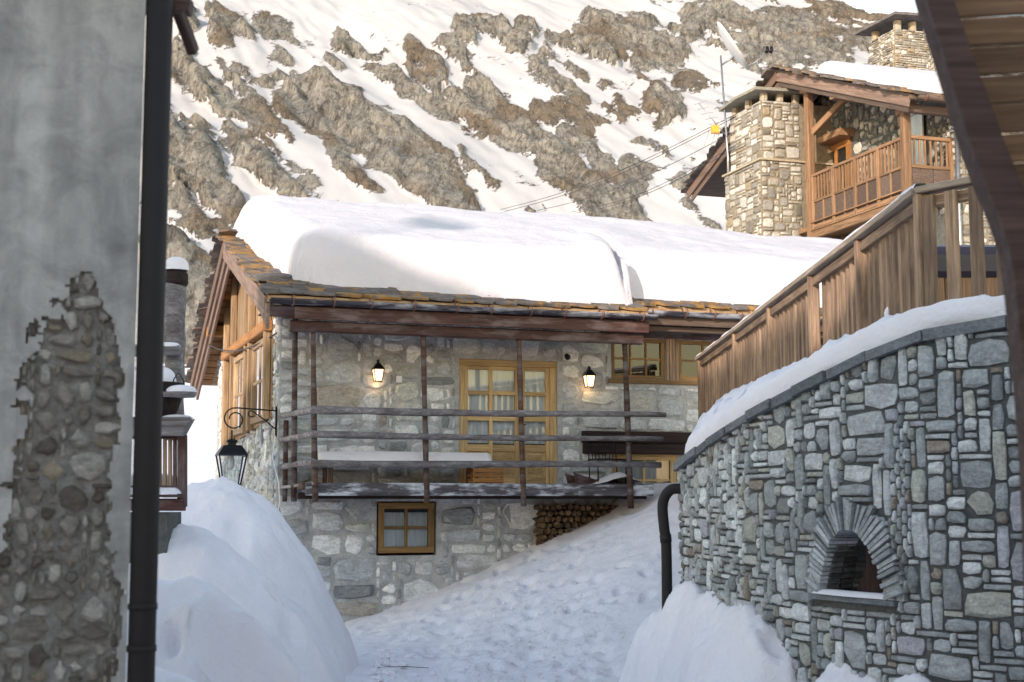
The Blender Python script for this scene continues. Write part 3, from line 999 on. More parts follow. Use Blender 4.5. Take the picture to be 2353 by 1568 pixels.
for u in (.62, 2.45, 2.95, 4.85, 5.9):
    fbeam("gable_post", GF, u, u + .12, 3.4 - .06 * u, min(ztop(u), ztop(u + .12)) - .03, .05, .17, M['palewood'], house)
fbeam("gable_tie_beam", GF, .55, 6.1, 4.82, 5.0, .05, .2, M['orange'], house)
for (u, du) in ((4, .13), (1.4, .11), (6.7, .11)):
    zt = zroof(u) - .17
    beam("purlin", H(-.42, u, zt - .12), H(.3, u, zt - .12), .2, .24, M['orange'], house)

# roof planes
def roof_part(nm, s0, s1, w0, w1, th=.10, dz=0):
    V = []
    for (s, w) in ((s0, w0), (s1, w0), (s1, w1), (s0, w1)): V.append(H(s, w, zroof(w) + dz))
    V += [p - Vector((0, 0, th)) for p in V]
    return solid(nm, V, BOX, M['palewood'], house)


S0, SM, S1 = -.42, 5.92, 13.4
roof = roof_part("roof", S0, S1, -.72, 4.0)
roof_part("roof_overhang", S0, SM, -1.32, -.724)
roof_part("rear_roof", S0, S1, 4.002, 9.3)
# soffit boards over the left verge, seen from below
for (w0, w1, n) in ((-1.3, 4.0, 18), (4.0, 9.25, 20)):
    for k in range(n):
        wa = w0 + (w1 - w0) * (k + .5) / n
        bw = (w1 - w0) / n * .95
        dirw = Vector((0, 0, RF if wa < 4 else -RB)) + Mv
        nrm = E.cross(dirw.normalized())
        beam("soffit_board", H(S0 + .02, wa, zroof(wa) - .118), H(.0, wa, zroof(wa) - .118), bw, .025, M['orange'], roof, up=nrm if nrm.z > 0 else -nrm)


def slate_piece(p, ax, ay, nrm, w, l, th, parent, lich, rg):
    n = 7
    poly = []
    for k in range(n):
        a = 2 * math.pi * (k + rg.uniform(-.25, .25)) / n
        cx, cy = math.cos(a), math.sin(a)
        m = 1 / max(abs(cx), abs(cy)) ** .8
        poly.append(p + ax * (cx * m * w / 2) + ay * (cy * m * l / 2) + nrm * rg.uniform(-.006, .006))
    vs = poly + [q - nrm * th + (q - p) * .03 for q in poly]
    fs = [tuple(range(n)), tuple(range(2 * n - 1, n - 1, -1))] + [(i, n + i, n + (i + 1) % n, (i + 1) % n) for i in range(n)]
    c = sum(vs, Vector()) / len(vs)
    me = mesh("slate", [q - c for q in vs], fs)
    at = me.attributes.new("lichen", 'FLOAT', 'POINT')
    at.data.foreach_set("value", [lich] * len(vs))
    return link("slate", me, M['slate'], parent, Matrix.Translation(c))


rg = random.Random(31)
up_f = (Mv + Vector((0, 0, RF))).normalized(); nf = E.cross(up_f).normalized()
up_b = (Mv + Vector((0, 0, -RB))).normalized(); nb = E.cross(up_b).normalized()
if nf.z < 0: nf = -nf
if nb.z < 0: nb = -nb
for r in range(6):   # courses along the eave, left part
    w = -1.36 + r * .19
    s = S0 + rg.uniform(-.1, .1)
    while s < SM - .02:
        L = min(rg.uniform(.28, .62), SM + .06 - s)
        if L < .1: break
        lich = 1.0 if rg.random() < .35 + .6 * min(1, s / 4.0) else .15
        ax = (E + up_f * rg.uniform(-.06, .06)).normalized()
        slate_piece(H(s + L / 2, w + .17, zroof(w + .17) + .05 + .012 * r) + nf * rg.uniform(0, .02), ax, up_f, nf, L, .36, rg.uniform(.022, .045), roof, lich, rg)
        s += L * .93
for r in range(3):   # right part, set back
    w = -.78 + r * .19
    s = SM + .03
    while s < 12.6:
        L = rg.uniform(.3, .65)
        slate_piece(H(s + L / 2, w + .17, zroof(w + .17) + .05 + .012 * r) + nf * rg.uniform(0, .02), E, up_f, nf, L, .42, rg.uniform(.028, .05), roof, 1.0 if rg.random() < .85 else .2, rg)
        s += L * .93
w = -.2
while w < 4.1:       # along the front verge
    for s in (S0 + .1, S0 + .45):
        slate_piece(H(s + rg.uniform(-.06, .03), w, zroof(min(w, 4)) + .05) + nf * rg.uniform(.0, .03), E, up_f, nf, rg.uniform(.32, .48), rg.uniform(.36, .46), rg.uniform(.03, .05), roof, 1.0 if rg.random() < .9 else .3, rg)
    w += .2
w = 3.9
while w < 9.4:       # along the rear verge: stepped edges
    slate_piece(H(S0 + .08 + rg.uniform(-.09, .05), w, zroof(max(w, 4)) + .055) + nb * rg.uniform(.0, .03), E, up_b, nb, rg.uniform(.36, .5), rg.uniform(.3, .42), rg.uniform(.04, .065), roof, .25, rg)
    w += .155
# verge boards
def rake(nm, s, w0, w1, dz, th, hh, mat):
    a, b = H(s, w0, zroof(w0) + dz), H(s, w1, zroof(w1) + dz)
    return beam(nm, a, b, th, hh, mat, house)


rake("verge_board", S0 - .02, -1.25, 3.98, -.20, .045, .34, M['verge'])
rake("verge_board", S0 - .02, 4.02, 9.3, -.13, .05, .22, M['verge'])
rake("verge_board", S0 + .03, 4.02, 9.15, -.31, .05, .22, M['verge'])
rake("verge_board", S0 + .08, 4.02, 9.0, -.48, .05, .22, M['verge'])
# triangular end board of the eave box
prism("eave_end_board", [H(S0 - .035, -1.45, 5.0), H(S0 - .035, -.72, 5.06), H(S0 - .035, -.95, 4.86), H(S0 - .035, -1.45, 4.60)], E * .05, M['verge'], house)
# eave beams
beam("fascia_board", H(.0, -1.33, 4.885), H(SM, -1.33, 4.885), .05, .19, M['fascia'], house)
beam("eave_beam", H(-.05, -1.15, 4.70), H(SM - .05, -1.15, 4.70), .16, .17, M['fascia'], house)
beam("fascia_board", H(SM + .02, -.73, 5.10), H(S1, -.73, 5.10), .05, .17, M['chaletdark'], house)
beam("eave_beam", H(SM + .12, -.55, 4.97), H(S1, -.55, 4.97), .12, .10, M['chaletdark'], house)
fbox("eave_soffit", lambda u, v, d: H(u, d, v), S0 + .05, SM - .02, 4.98, 5.0, -1.3, 0.0, M['fascia'], house)


def gutter(s0, s1, w, z, zs, n_br, parent_mat):
    V, Fc = [], []
    m = 9
    L = 24
    for i in range(L + 1):
        s = s0 + (s1 - s0) * i / L
        for k in range(m):
            a = math.pi + math.pi * k / (m - 1)
            for R in (.085,):
                V.append(H(s, w + math.cos(a) * R, z + zs * i / L + math.sin(a) * R + .05))
        for k in range(m - 1, -1, -1):
            a = math.pi + math.pi * k / (m - 1)
            V.append(H(s, w + math.cos(a) * .072, z + zs * i / L + math.sin(a) * .072 + .05))
    mm = 2 * m
    for i in range(L):
        for k in range(mm):
            k2 = (k + 1) % mm
            Fc.append((i * mm + k, i * mm + k2, (i + 1) * mm + k2, (i + 1) * mm + k))
    Fc.append(tuple(range(mm))); Fc.append(tuple(range(L * mm, L * mm + mm)))
    M0 = frame_M(H(s0, w, z), H(s1, w, z))
    inv = M0.inverted()
    g = link("gutter", mesh("gutter", [inv @ v for v in V], Fc, True), M['gutter'], house, M0)
    for k in range(n_br):
        s = s0 + (s1 - s0) * (k + .5) / n_br + rng.uniform(-.08, .08)
        zz = z + .05
        pts = [H(s, w + .11, zz + .09)] + [H(s, w + math.cos(a) * .10, zz + math.sin(a) * .10) for a in [2 * math.pi - .2 - j * (math.pi * 1.05) / 8 for j in range(9)]]
        pts.append(H(s, w - .085, zz + .05))
        tube("gutter_hook", pts, .012, M['bracket'], g, 5)
    # old ice and snow lying in the trough
    return g


gutter(S0 + .02, SM + .1, -1.44, 5.03, 0.0, 10, None)
gutter(SM - .55, S1, -.84, 5.19, 0.0, 14, None)

# balcony: deck, posts and crooked pole rails
deck = fbox("balcony_deck", lambda u, v, d: H(u, d, v), .2, 6.0, 2.19, 2.29, -1.05, -.0, M['oldpost'], house)
beam("edge_beam", H(.25, -1.12, 2.19), H(6.05, -1.12, 2.19), .12, .20, M['beamsnow'], deck)
beam("deck_joist", H(.15, -.95, 2.09), H(6.0, -.95, 2.09), .12, .1, M['lintel'], deck)
for s in (.5, 1.6, 2.9, 4.1, 5.3): beam("deck_joist", H(s, -1.0, 2.11), H(s, 0, 2.11), .12, .12, M['lintel'], deck)
for i, (s, zb) in enumerate(((.36, 2.0), (2.13, 1.98), (3.74, 1.92), (5.61, 1.88))):
    log("post", H(s + .03, -1.17, zb), H(s - .04, -1.14, 4.64), .048 + .006 * (i == 3), .042, M['oldpost'], deck, .004, 9, 8, 10 + i)
log("post", H(.17, -.55, 2.0), H(.14, -.55, 4.9), .05, .048, M['oldpost'], deck, .004, 9, 8, 20)
log("post", H(.1, -.12, 2.0), H(.1, -.12, 3.3), .04, .04, M['oldpost'], deck, .004, 9, 6, 22)
for i, (z0, z1_, r) in enumerate(((3.40, 3.42, .055), (3.02, 3.02, .05), (2.59, 2.585, .055))):
    log("rail", H(.30, -1.25, z0), H(6.25 - .05 * i, -1.25, z1_ - .01 + .02), r * 1.1, r * .82, M['oldlog'], deck, .012, 9, 14, 40 + i)
    log("rail", H(.34, -1.24, z0 + .01), H(.02, -.1, z0 - .04), r, r * .85, M['oldlog'], deck, .004, 9, 5, 50 + i)
beam("kick_board", H(.36, -1.2, 2.28), H(.03, -.1, 2.22), .05, .05, M['oldlog'], deck)

# ------------------------------------------------------------------ snow on the main roof
s_ = np.arange(-.5, 13.5, .06); w_ = np.arange(-1.3, 9.3, .06)
Sg, Wg = np.meshgrid(s_, w_)
zr = np.where(Wg < 4, RZ - RF * (4 - Wg), RZ - RB * (Wg - 4))
soft = RZ + .02 - .36 * np.sqrt((Wg - 4) ** 2 + .45 ** 2) + .02 * (Wg < 4) * (4 - Wg)
wfront = -.78 - .30 * sstep(1.5, 4.3, Sg) + .58 * sstep(5.72, 5.86, Sg) + .05 * fbm(Sg / .8, Wg * 0, 4, 7) + .35 * np.exp(-(Sg / .5) ** 2)
sleft = .12 - .26 * sstep(-.4, 2.5, Wg) + .06 * fbm(Sg * 0, Wg / .5, 3, 9) - .12 * sstep(3.2, 4.2, Wg)
dist = np.minimum(np.minimum(Wg - wfront, Sg - sleft), np.minimum(9.1 - Wg, 13.3 - Sg))
R = .55
q = np.clip(dist / R, 0, 1)
T = .95 * np.sqrt(np.clip(1 - (1 - q) ** 2.2, 0, 1))
T = T * (1 - .12 * sstep(6, 12, Sg)) - .42 * sstep(9.5, 13, Sg) * sstep(0, 4, Wg) * 0
T = T + (dist > .05) * (.10 * fbm(Sg / 1.5, Wg / 1.1, 4, 3) + .02 * fbm(Sg / .3, Wg / .2, 4, 4)) * np.clip(dist / .4, 0, 1)
cr = 5.78 + .16 * np.sin(Wg * 2.2 + .4) + .05 * fbm(Wg / .3, Sg * 0, 3, 33) - .05 * Wg
T = T * (1 - .62 * np.exp(-((Sg - cr) / .07) ** 2) * sstep(1.6, .2, Wg))
T = T + .16 * np.exp(-((Sg - cr + .35) / .35) ** 2) * sstep(1.2, -.2, Wg) * (dist > .1)
ztp = np.minimum(zr, soft + .06) + T
inside = dist > 0
c2 = C0
XX = c2.x + E.x * Sg + Mv.x * Wg; YY = c2.y + E.y * Sg + Mv.y * Wg
ZZ = np.where(inside, np.maximum(ztp, zr + .03), zr + .03)
rs = grid_mesh("roof_snow", XX, YY, ZZ, M['sunsnow'], keep=inside)
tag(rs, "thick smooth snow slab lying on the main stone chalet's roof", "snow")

# ------------------------------------------------------------------ lanterns on the front wall
def wall_lantern(s, zc, label):
    t = thing("wall_lantern", label, "lantern", FF(s, zc, .0), "lit lanterns by the balcony door")
    c = FF(s, zc, .16)
    def ring(r, z, n=4, rot=math.pi / 4):
        a0 = math.atan2(E.y, E.x) + rot
        return [c + Vector((math.cos(a0 + 2 * math.pi * k / n) * r, math.sin(a0 + 2 * math.pi * k / n) * r, z)) for k in range(n)]
    def loft(nm, rings, mat, par, cap=True):
        V = [p for r in rings for p in r]; n = len(rings[0]); Fc = []
        for i in range(len(rings) - 1):
            for k in range(n): Fc.append((i * n + k, i * n + (k + 1) % n, (i + 1) * n + (k + 1) % n, (i + 1) * n + k))
        if cap: Fc += [tuple(range(n)), tuple(range((len(rings) - 1) * n, len(rings) * n))]
        return solid(nm, V, Fc, mat, par)
    loft("glass", [ring(.072, -.13), ring(.108, .06)], M['lit'], t)
    b, tp = ring(.078, -.135), ring(.116, .065)
    for k in range(4): tube("corner_bar", [b[k], tp[k]], .008, M['iron'], t, 5)
    loft("base", [ring(.085, -.15), ring(.085, -.13)], M['iron'], t)
    loft("roof", [ring(.135, .055), ring(.125, .075), ring(.06, .14), ring(.055, .155), ring(.035, .165), ring(.03, .19)], M['iron'], t)
    tube("finial", [c + Vector((0, 0, .18)), c + Vector((0, 0, .205)), c + Vector((0, 0, .225))], [.02, .028, .006], M['iron'], t, 8)
    tube("arm", [FF(s, zc + .02, .0), FF(s, zc + .02, .05), FF(s, zc + .1, .06)], .012, M['iron'], t, 6)
    solid("back_plate", [FF(s - .04, zc - .07, .005), FF(s + .04, zc - .07, .005), FF(s + .04, zc + .09, .005), FF(s - .04, zc + .09, .005),
                         FF(s - .04, zc - .07, .035), FF(s + .04, zc - .07, .035), FF(s + .04, zc + .09, .035), FF(s - .04, zc + .09, .035)], BOX, M['iron'], t)
    for dd, en in ((.05, .35), (.33, .2)):
        ld = bpy.data.lights.new("lantern_light", 'POINT')
        ld.energy = en; ld.color = (1.0, .62, .28); ld.shadow_soft_size = .05
        lo = bpy.data.objects.new("lantern_light", ld)
        col.objects.link(lo)
        lo.location = FF(s, zc - .24 if dd > .2 else zc - .2, dd + .05)


wall_lantern(1.59, 4.10, "lit black wall lantern left of the ochre balcony door")
wall_lantern(5.32, 4.10, "lit black wall lantern right of the ochre balcony door")
o = fbox("wall_socket", FF, 1.93, 2.02, 3.96, 4.07, .03, .07, M['white'])
tag(o, "small white box fixed to the wall beside the left lantern", "box")
o = tube("wall_lamp", [FF(4.93, 4.5, .03), FF(4.93, 4.5, .1), FF(4.93, 4.46, .16)], [.02, .045, .05], M['iron'], None, 8)
tag(o, "small black spotlight on the wall above right of the door", "lamp")

# hanging lantern on a scrolled bracket at the house corner
t = thing("hanging_lantern", "large black street lantern hanging from a scrolled iron bracket", "lantern", H(-.02, -.02, 3.2))
br = tube("bracket_bar", [H(-.05, -.05, 3.03), H(-.05, -.05, 3.52)], .018, M['iron'], t, 6)
def bp(a, b): return H(-.05 - a, -.05, 3.45 + b)
pts = [bp(0, 0), bp(.5, .03), bp(.62, .035)]
for k in range(22):
    a = math.pi / 2 + k * .40
    r = .20 - .006 * k
    pts.append(bp(.66 + -math.cos(a + math.pi) * -r * 1.0 if False else .66 + r * math.cos(a - 0) * -1 * -1 * (-1) * -1, -.165 + r * math.sin(a)))
pts = [bp(0, 0), bp(.35, .02), bp(.62, .035)] + [bp(.66 + r_ * math.sin(a_), -.145 + r_ * math.cos(a_)) for (a_, r_) in [(.25 + k * .38, .18 - .0048 * k) for k in range(21)]]
tube("scroll", pts, .013, M['iron'], t, 6)
pts = [bp(0, -.30), bp(.2, -.14), bp(.36, -.03)] + [bp(.40 + .05 * math.sin(a_), -.055 + .05 * math.cos(a_)) for a_ in [-.2 + k * .6 for k in range(8)]]
tube("brace", pts, .011, M['iron'], t, 6)
cx = H(-.05 - .70, -.05, 0)
def rg4(r, z): return [Vector((cx.x, cx.y, 0)) + E * (1.14 * r * a) + Mv * (1.14 * r * b) + Vector((0, 0, 2.98 + (z - 2.98) * 1.14)) for a, b in ((-1, -1), (1, -1), (1, 1), (-1, 1))]
def loft4(nm, rings, mat):
    V = [p for r in rings for p in r]; Fc = []
    for i in range(len(rings) - 1):
        for k in range(4): Fc.append((i * 4 + k, i * 4 + (k + 1) % 4, (i + 1) * 4 + (k + 1) % 4, (i + 1) * 4 + k))
    Fc += [(0, 1, 2, 3), tuple(range(len(rings) * 4 - 4, len(rings) * 4))]
    return solid(nm, V, Fc, mat, t)
tube("hanger", [Vector((cx.x, cx.y, 3.13)), Vector((cx.x, cx.y, 2.98))], .013, M['iron'], t, 6)
loft4("cap", [rg4(.07, 2.94), rg4(.075, 2.965), rg4(.03, 2.985)], M['iron'])
loft4("roof", [rg4(.205, 2.755), rg4(.20, 2.775), rg4(.125, 2.895), rg4(.055, 2.905), rg4(.055, 2.945)], M['iron'])
bb, tt = rg4(.118, 2.36), rg4(.185, 2.755)
for k in range(4): tube("corner_bar", [bb[k], tt[k]], .014, M['iron'], t, 6)
for k in range(4):
    k2 = (k + 1) % 4
    tube("bottom_bar", [bb[k], bb[k2]], .012, M['iron'], t, 6)
    solid("pane", [bb[k], bb[k2], tt[k2], tt[k]], [(0, 1, 2, 3)], M['glass'], t)
tube("bulb", [Vector((cx.x, cx.y, 2.74)), Vector((cx.x, cx.y, 2.66)), Vector((cx.x, cx.y, 2.55)), Vector((cx.x, cx.y, 2.50))], [.03, .045, .055, .02], M['white'], t, 8)
for k in range(4): tube("tail_scroll", [bb[k], (bb[k] + Vector((cx.x, cx.y, 2.30))) / 2 - Vector((0, 0, .01)), Vector((cx.x, cx.y, 2.28))], .009, M['iron'], t, 5)
o = tube("white_cable", [H(-.06, -.06, 3.05), H(-.1, -.05, 2.7), H(.0, -.12, 2.3), H(.02, -.12, 2.0), H(-.02, -.1, 1.75), H(-.1, -.06, 1.6)], .011, M['white'], None, 6)
tag(o, "thin white cable looping down the house corner below the bracket", "cable")
pts = [H(-.05, .05, 4.72).lerp(P(465, 785, 30) , k / 10) - Vector((0, 0, .25 * math.sin(math.pi * k / 10))) for k in range(11)]
o = tube("black_cable", pts, .013, M['cable'], None, 5)
tag(o, "black cable running from the house corner across the gable", "cable")

# ------------------------------------------------------------------ firewood
rg = random.Random(77)
grp = "split logs stacked under the balcony"
lab = "split firewood log in the stack under the balcony"
fz = 1.0
for r in range(14):
    z = .72 + r * .098
    if z > 1.96: break
    s = 4.32 + (r % 2) * .05
    lengthwise = r < 8 and r % 2 == 0
    while s < 6.15:
        if lengthwise:
            L = rg.uniform(.35, .6)
            y = -.25
            a, b = H(s, y + rg.uniform(-.03, .03), z + rg.uniform(-.01, .01)), H(s + L, y + rg.uniform(-.03, .03), z + rg.uniform(-.01, .01))
            step = L + .02
        else:
            L = .13
            off = rg.uniform(-.05, .05)
            a, b = H(s + .05, -.34 + off, z + rg.uniform(-.01, .01)), H(s + .05 + rg.uniform(-.02, .02), .0, z)
            step = rg.uniform(.095, .13)
        mid = (a + b) / 2
        if gz(mid.x, mid.y - .3) < z + .02:
            R = rg.uniform(.042, .058)
            n = rg.choice([3, 4, 5, 7])
            ang = rg.uniform(0, 6)
            Mx = frame_M(a, b)
            h = (b - a).length / 2
            V = [(e * h, math.cos(ang + 2 * math.pi * k / n) * R * rg.uniform(.85, 1.15), math.sin(ang + 2 * math.pi * k / n) * R * rg.uniform(.85, 1.15)) for e in (-1, 1) for k in range(n)]
            Fc = [tuple(range(n - 1, -1, -1)), tuple(range(n, 2 * n))] + [(k, (k + 1) % n, n + (k + 1) % n, n + k) for k in range(n)]
            tag(link("firewood_log", mesh("firewood_log", V, Fc), M['logend'], None, Mx), lab, "firewood", grp)
        s += step

# ------------------------------------------------------------------ things on the balcony
t = thing("bench_table", "long plank table on the balcony under a thick slab of snow", "table", H(1.9, -.5, 2.29))
beam("table_top", H(.5, -.55, 2.60), H(3.3, -.55, 2.60), .6, .05, M['oldpost'], t)
for s in (.7, 3.1):
    for w in (-.78, -.32): beam("leg", H(s, w, 2.29), H(s, w, 2.58), .07, .07, M['oldpost'], t)
nx, ny = 60, 16
sg, wg = np.meshgrid(np.linspace(.46, 3.36, nx), np.linspace(-.88, -.22, ny))
dd = np.minimum(np.minimum(sg - .46, 3.36 - sg), np.minimum(wg + .88, -.22 - wg))
zt = 2.626 + .16 * np.sqrt(np.clip(1 - (1 - np.clip(dd / .09, 0, 1)) ** 2, 0, 1)) * (1 + .12 * fbm(sg * 2, wg * 2, 3, 2))
o = grid_mesh("table_snow", C0.x + E.x * sg + Mv.x * wg, C0.y + E.y * sg + Mv.y * wg, zt, M['snow'])
tag(o, "slab of snow lying on the balcony table", "snow")
t = thing("slatted_crate", "small pale slatted wooden crate standing before the ochre door", "crate", H(3.2, -.75, 2.29))
for z in (2.34, 2.42, 2.50): beam("slat", H(3.0, -.95, z), H(3.5, -.95, z), .02, .06, M['orange'], t)
for s in (3.02, 3.25, 3.48): beam("crate_post", H(s, -.925, 2.29), H(s, -.925, 2.54), .05, .03, M['orange'], t)
for z in (2.34, 2.42, 2.50): beam("slat", H(3.0, -.6, z), H(3.5, -.6, z), .02, .06, M['orange'], t)
beam("crate_floor", H(3.0, -.775, 2.31), H(3.5, -.775, 2.31), .33, .02, M['orange'], t)
t = thing("metal_chair", "black metal garden chair with barred back at the balcony's right end", "chair", H(5.5, -.6, 2.29))
for s in (5.2, 5.7): tube("back_upright", [H(s, -.45, 2.29), H(s, -.43, 2.7), H(s, -.38, 3.02)], .012, M['iron'], t, 6)
tube("back_top", [H(5.2, -.38, 3.02), H(5.45, -.37, 3.05), H(5.7, -.38, 3.02)], .012, M['iron'], t, 6)
for k in range(1, 8): tube("back_bar", [H(5.2 + k * .0625, -.43, 2.72), H(5.2 + k * .0625, -.38, 3.02)], .007, M['iron'], t, 5)
fbox("seat", lambda u, v, d: H(u, d, v), 5.18, 5.72, 2.69, 2.715, -.86, -.42, M['iron'], t)
for s in (5.2, 5.7): tube("front_leg", [H(s, -.84, 2.29), H(s, -.83, 2.7)], .012, M['iron'], t, 6)
sg, wg = np.meshgrid(np.linspace(4.9, 6.05, 40), np.linspace(-1.0, -.1, 24))
zt = 2.285 + np.clip(.22 * np.exp(-(((sg - 5.6) / .35) ** 2 + ((wg + .75) / .35) ** 2)) + .03 * fbm(sg * 3, wg * 3, 3, 5) - .02, 0, 1)
tag(grid_mesh("balcony_snow", C0.x + E.x * sg + Mv.x * wg, C0.y + E.y * sg + Mv.y * wg, zt, M['snow']), "small heap of snow under the black chair on the balcony", "snow")
t = thing("wooden_trough", "low dark red wooden trough on the balcony beside the door", "trough", H(4.95, -.5, 2.29))
prism("side", [H(4.85, -.75, 2.30), H(5.55, -.75, 2.30), H(5.6, -.75, 2.40), H(5.2, -.75, 2.36), H(4.8, -.75, 2.48)], Mv * .03, M['fascia'], t)
prism("side", [H(4.85, -.35, 2.30), H(5.55, -.35, 2.30), H(5.6, -.35, 2.40), H(5.2, -.35, 2.36), H(4.8, -.35, 2.48)], Mv * .03, M['fascia'], t)
beam("floor_board", H(4.85, -.53, 2.31), H(5.55, -.53, 2.31), .36, .03, M['fascia'], t)

# ------------------------------------------------------------------ stone retaining wall on the right
wp = [(2340, 725, 9.8), (2150, 755, 10.2), (2025, 797, 10.65), (1880, 868, 11.3), (1700, 968, 12.8), (1565, 1067, 15.0)]
top = [P(*p) for p in wp]
ext = Vector((top[0].x + .9, top[0].y - .75, top[0].z + .03)); ext2 = ext + Vector((1.0, -.35, 0))
curve = catmull([ext2, ext] + top, 14)
cum = [0]
for a, b in zip(curve[:-1], curve[1:]): cum.append(cum[-1] + (Vector((b.x, b.y, 0)) - Vector((a.x, a.y, 0))).length)
LW = cum[-1]


def wc(u):
    """point (at the coping) and outward normal of the wall at length u"""
    u = min(max(u, 0), LW - 1e-4)
    i = int(np.searchsorted(cum, u, side='right')) - 1
    i = min(i, len(curve) - 2)
    t = (u - cum[i]) / (cum[i + 1] - cum[i])
    a, b = curve[i], curve[i + 1]
    i0, i1 = max(i - 3, 0), min(i + 4, len(curve) - 1)
    d = curve[i1] - curve[i0]; d.z = 0; d.normalize()
    n = Vector((-d.y, d.x, 0))
    if n.x > 0 and n.y > 0 or n.dot(Vector((-1, -1, 0))) < 0: n = -n
    return a.lerp(b, t), n


WZ0 = -0.2
def WF(u, v, d):
    p, n = wc(u)
    return Vector((p.x, p.y, WZ0 + v)) + n * d
def wtop(u): return wc(u)[0].z - WZ0 - .05


rwall = thing("retaining_wall", "curved dry-stone retaining wall with arched niche on the right of the lane", "wall", (curve[40].x, curve[40].y, 0))
# niche
def u_at(x):
    best = min(range(int(LW * 100)), key=lambda k: abs((lambda p: 1176.5 + p.x / p.y * 3268 * (cth - 0 * sth))(wc(k / 100)[0]) - x))
    return best / 100
un0, un1 = u_at(2030), u_at(1878)
NU = (un0 + un1) / 2; NW = abs(un1 - un0) / 2
pn = wc(NU)[0]
NZ0 = P(1950, 1372, pn.y).z - WZ0; NZ1 = P(1950, 1218, pn.y).z - WZ0
NH = NZ1 - NZ0


def arch_half(f): return NW * max(0.0, 1 - f) ** (1 / 2.3) if f < 1 else 0
def in_niche(u, v, m=0.0):
    f = (v - NZ0) / NH
    if f < 0 or f > 1 + m / NH: return False
    return abs(u - NU) < arch_half(min(f * NH / (NH + m), .9999)) + m
Hm = 3.7
rg = random.Random(3)
VT = .22
rects = pack(LW, Hm, 0.05, [((3, 6), (1, 2), 3.2), ((4, 7), (2, 4), 2.6), ((2, 3), (4, 7), .7), ((2, 3), (1, 2), 1.0), ((5, 8), (4, 6), .8), ((3, 7), (1, 1), .8)], rg,
             lambda u, v: in_niche(u, v, VT * .85) or (abs(u - NU) < NW + .12 and NZ0 - .08 < v < NZ0))
def big_near(r):
    p = wc(r[0])[0]
    vis = 1.0 if p.x / p.y < .37 and r[1] > .25 else .02
    return r[2] * r[3] / p.y ** 2 * vis
bl = [(lin(194, 197, 198), 4), (lin(172, 176, 177), 3.6), (lin(216, 218, 218), 3.2), (lin(146, 149, 150), 2), (lin(186, 186, 176), 1.8), (lin(160, 148, 136), .7), (lin(182, 180, 188), .6)]
ucs = [k * .12 for k in range(int(LW / .12) + 1)] + [LW]
vcs = [k * .1 for k in range(int(Hm / .1) + 1)]
V, Fc = [], []
for i, u in enumerate(ucs):
    for j, v in enumerate(vcs):
        V.append(WF(u, min(v, wtop(u)), 0))
nj = len(vcs)
for i in range(len(ucs) - 1):
    for j in range(nj - 1):
        um, vm = (ucs[i] + ucs[i + 1]) / 2, (vcs[j] + vcs[j + 1]) / 2
        if in_niche(um, vm, .07) or vm - .06 > wtop(um): continue
        Fc.append((i * nj + j, (i + 1) * nj + j, (i + 1) * nj + j + 1, i * nj + j + 1))
body = solid("wall_core", V, Fc, M['wallmortar'], rwall)
lay_stones(WF, rects, M['wallstone'], rwall, bl, rg, gap=0.010, depth=(0.016, 0.05), rough=0.19, limit=296, clampv=lambda u: wtop(u) - .01, score=big_near)
# return wall at the far end, running back beside the terrace
pe, ne = wc(LW)
V = [Vector((pe.x, pe.y, -.2)), Vector((3.3, 24.3, -.2)), Vector((3.3, 24.3, 3.55)), Vector((pe.x, pe.y, pe.z))]
solid("return_wall", V, [(0, 1, 2, 3)], M['wallmortar'], rwall)
# coping slabs
u = 0.0
while u < LW:
    L = rg.uniform(.35, .7)
    u1 = min(u + L, LW)
    a, na = wc(u + .006); b, nb_ = wc(u1 - .006)
    th = rg.uniform(.07, .10)
    ov = rg.uniform(.05, .09)
    V = [a + na * ov, b + nb_ * ov, b - nb_ * .3, a - na * .3]
    V = [p + Vector((0, 0, rg.uniform(-.008, .008))) for p in V]
    V += [p - Vector((0, 0, th)) for p in V]
    o = solid("coping_slab", V, BOX, M['wallstone'], rwall)
    set_tint(o.data, [(lambda g_: lin(g_, g_ + 4, g_ + 8))(rg.randint(104, 126))] * 8)
    u = u1
# voussoirs
nv = 42
for k in range(nv):
    f0 = (k + .5) / nv
    # walk round the arch outline
    tt = f0 * 2 - 1
    ss = math.sin(tt * math.pi / 2 * .93)
    uu = NU + NW * ss
    vv = NZ0 + NH * (1 - abs(ss) ** 2.3)
    du, dv = 2.3 * abs(ss) ** 1.3 * (1 if ss > 0 else -1) / NW, 1 / NH
    dl = math.hypot(du, dv); du, dv = du / dl, dv / dl
    dv = max(dv, .35); dl = math.hypot(du, dv); du, dv = du / dl, dv / dl
    ln = VT * rg.uniform(.85, 1.2) * (1.15 - .35 * abs(ss)); wd = .024 * rg.uniform(.7, 1.3)
    tu, tv = -dv, du
    pr = rg.uniform(.04, .08)
    c4 = [(uu - tu * wd / 2, vv - tv * wd / 2), (uu + tu * wd / 2, vv + tv * wd / 2), (uu + du * ln + tu * wd * .62, vv + dv * ln + tv * wd * .62), (uu + du * ln - tu * wd * .62, vv + dv * ln - tv * wd * .62)]
    V = [WF(a, b, -.2) for a, b in c4] + [WF(a, b, pr) for a, b in c4]
    o = solid("arch_stone", V, BOX, M['wallstone'], rwall)
    g = rg.randint(140, 208)
    set_tint(o.data, [lin(g, g + 4, g + 6)] * 8)
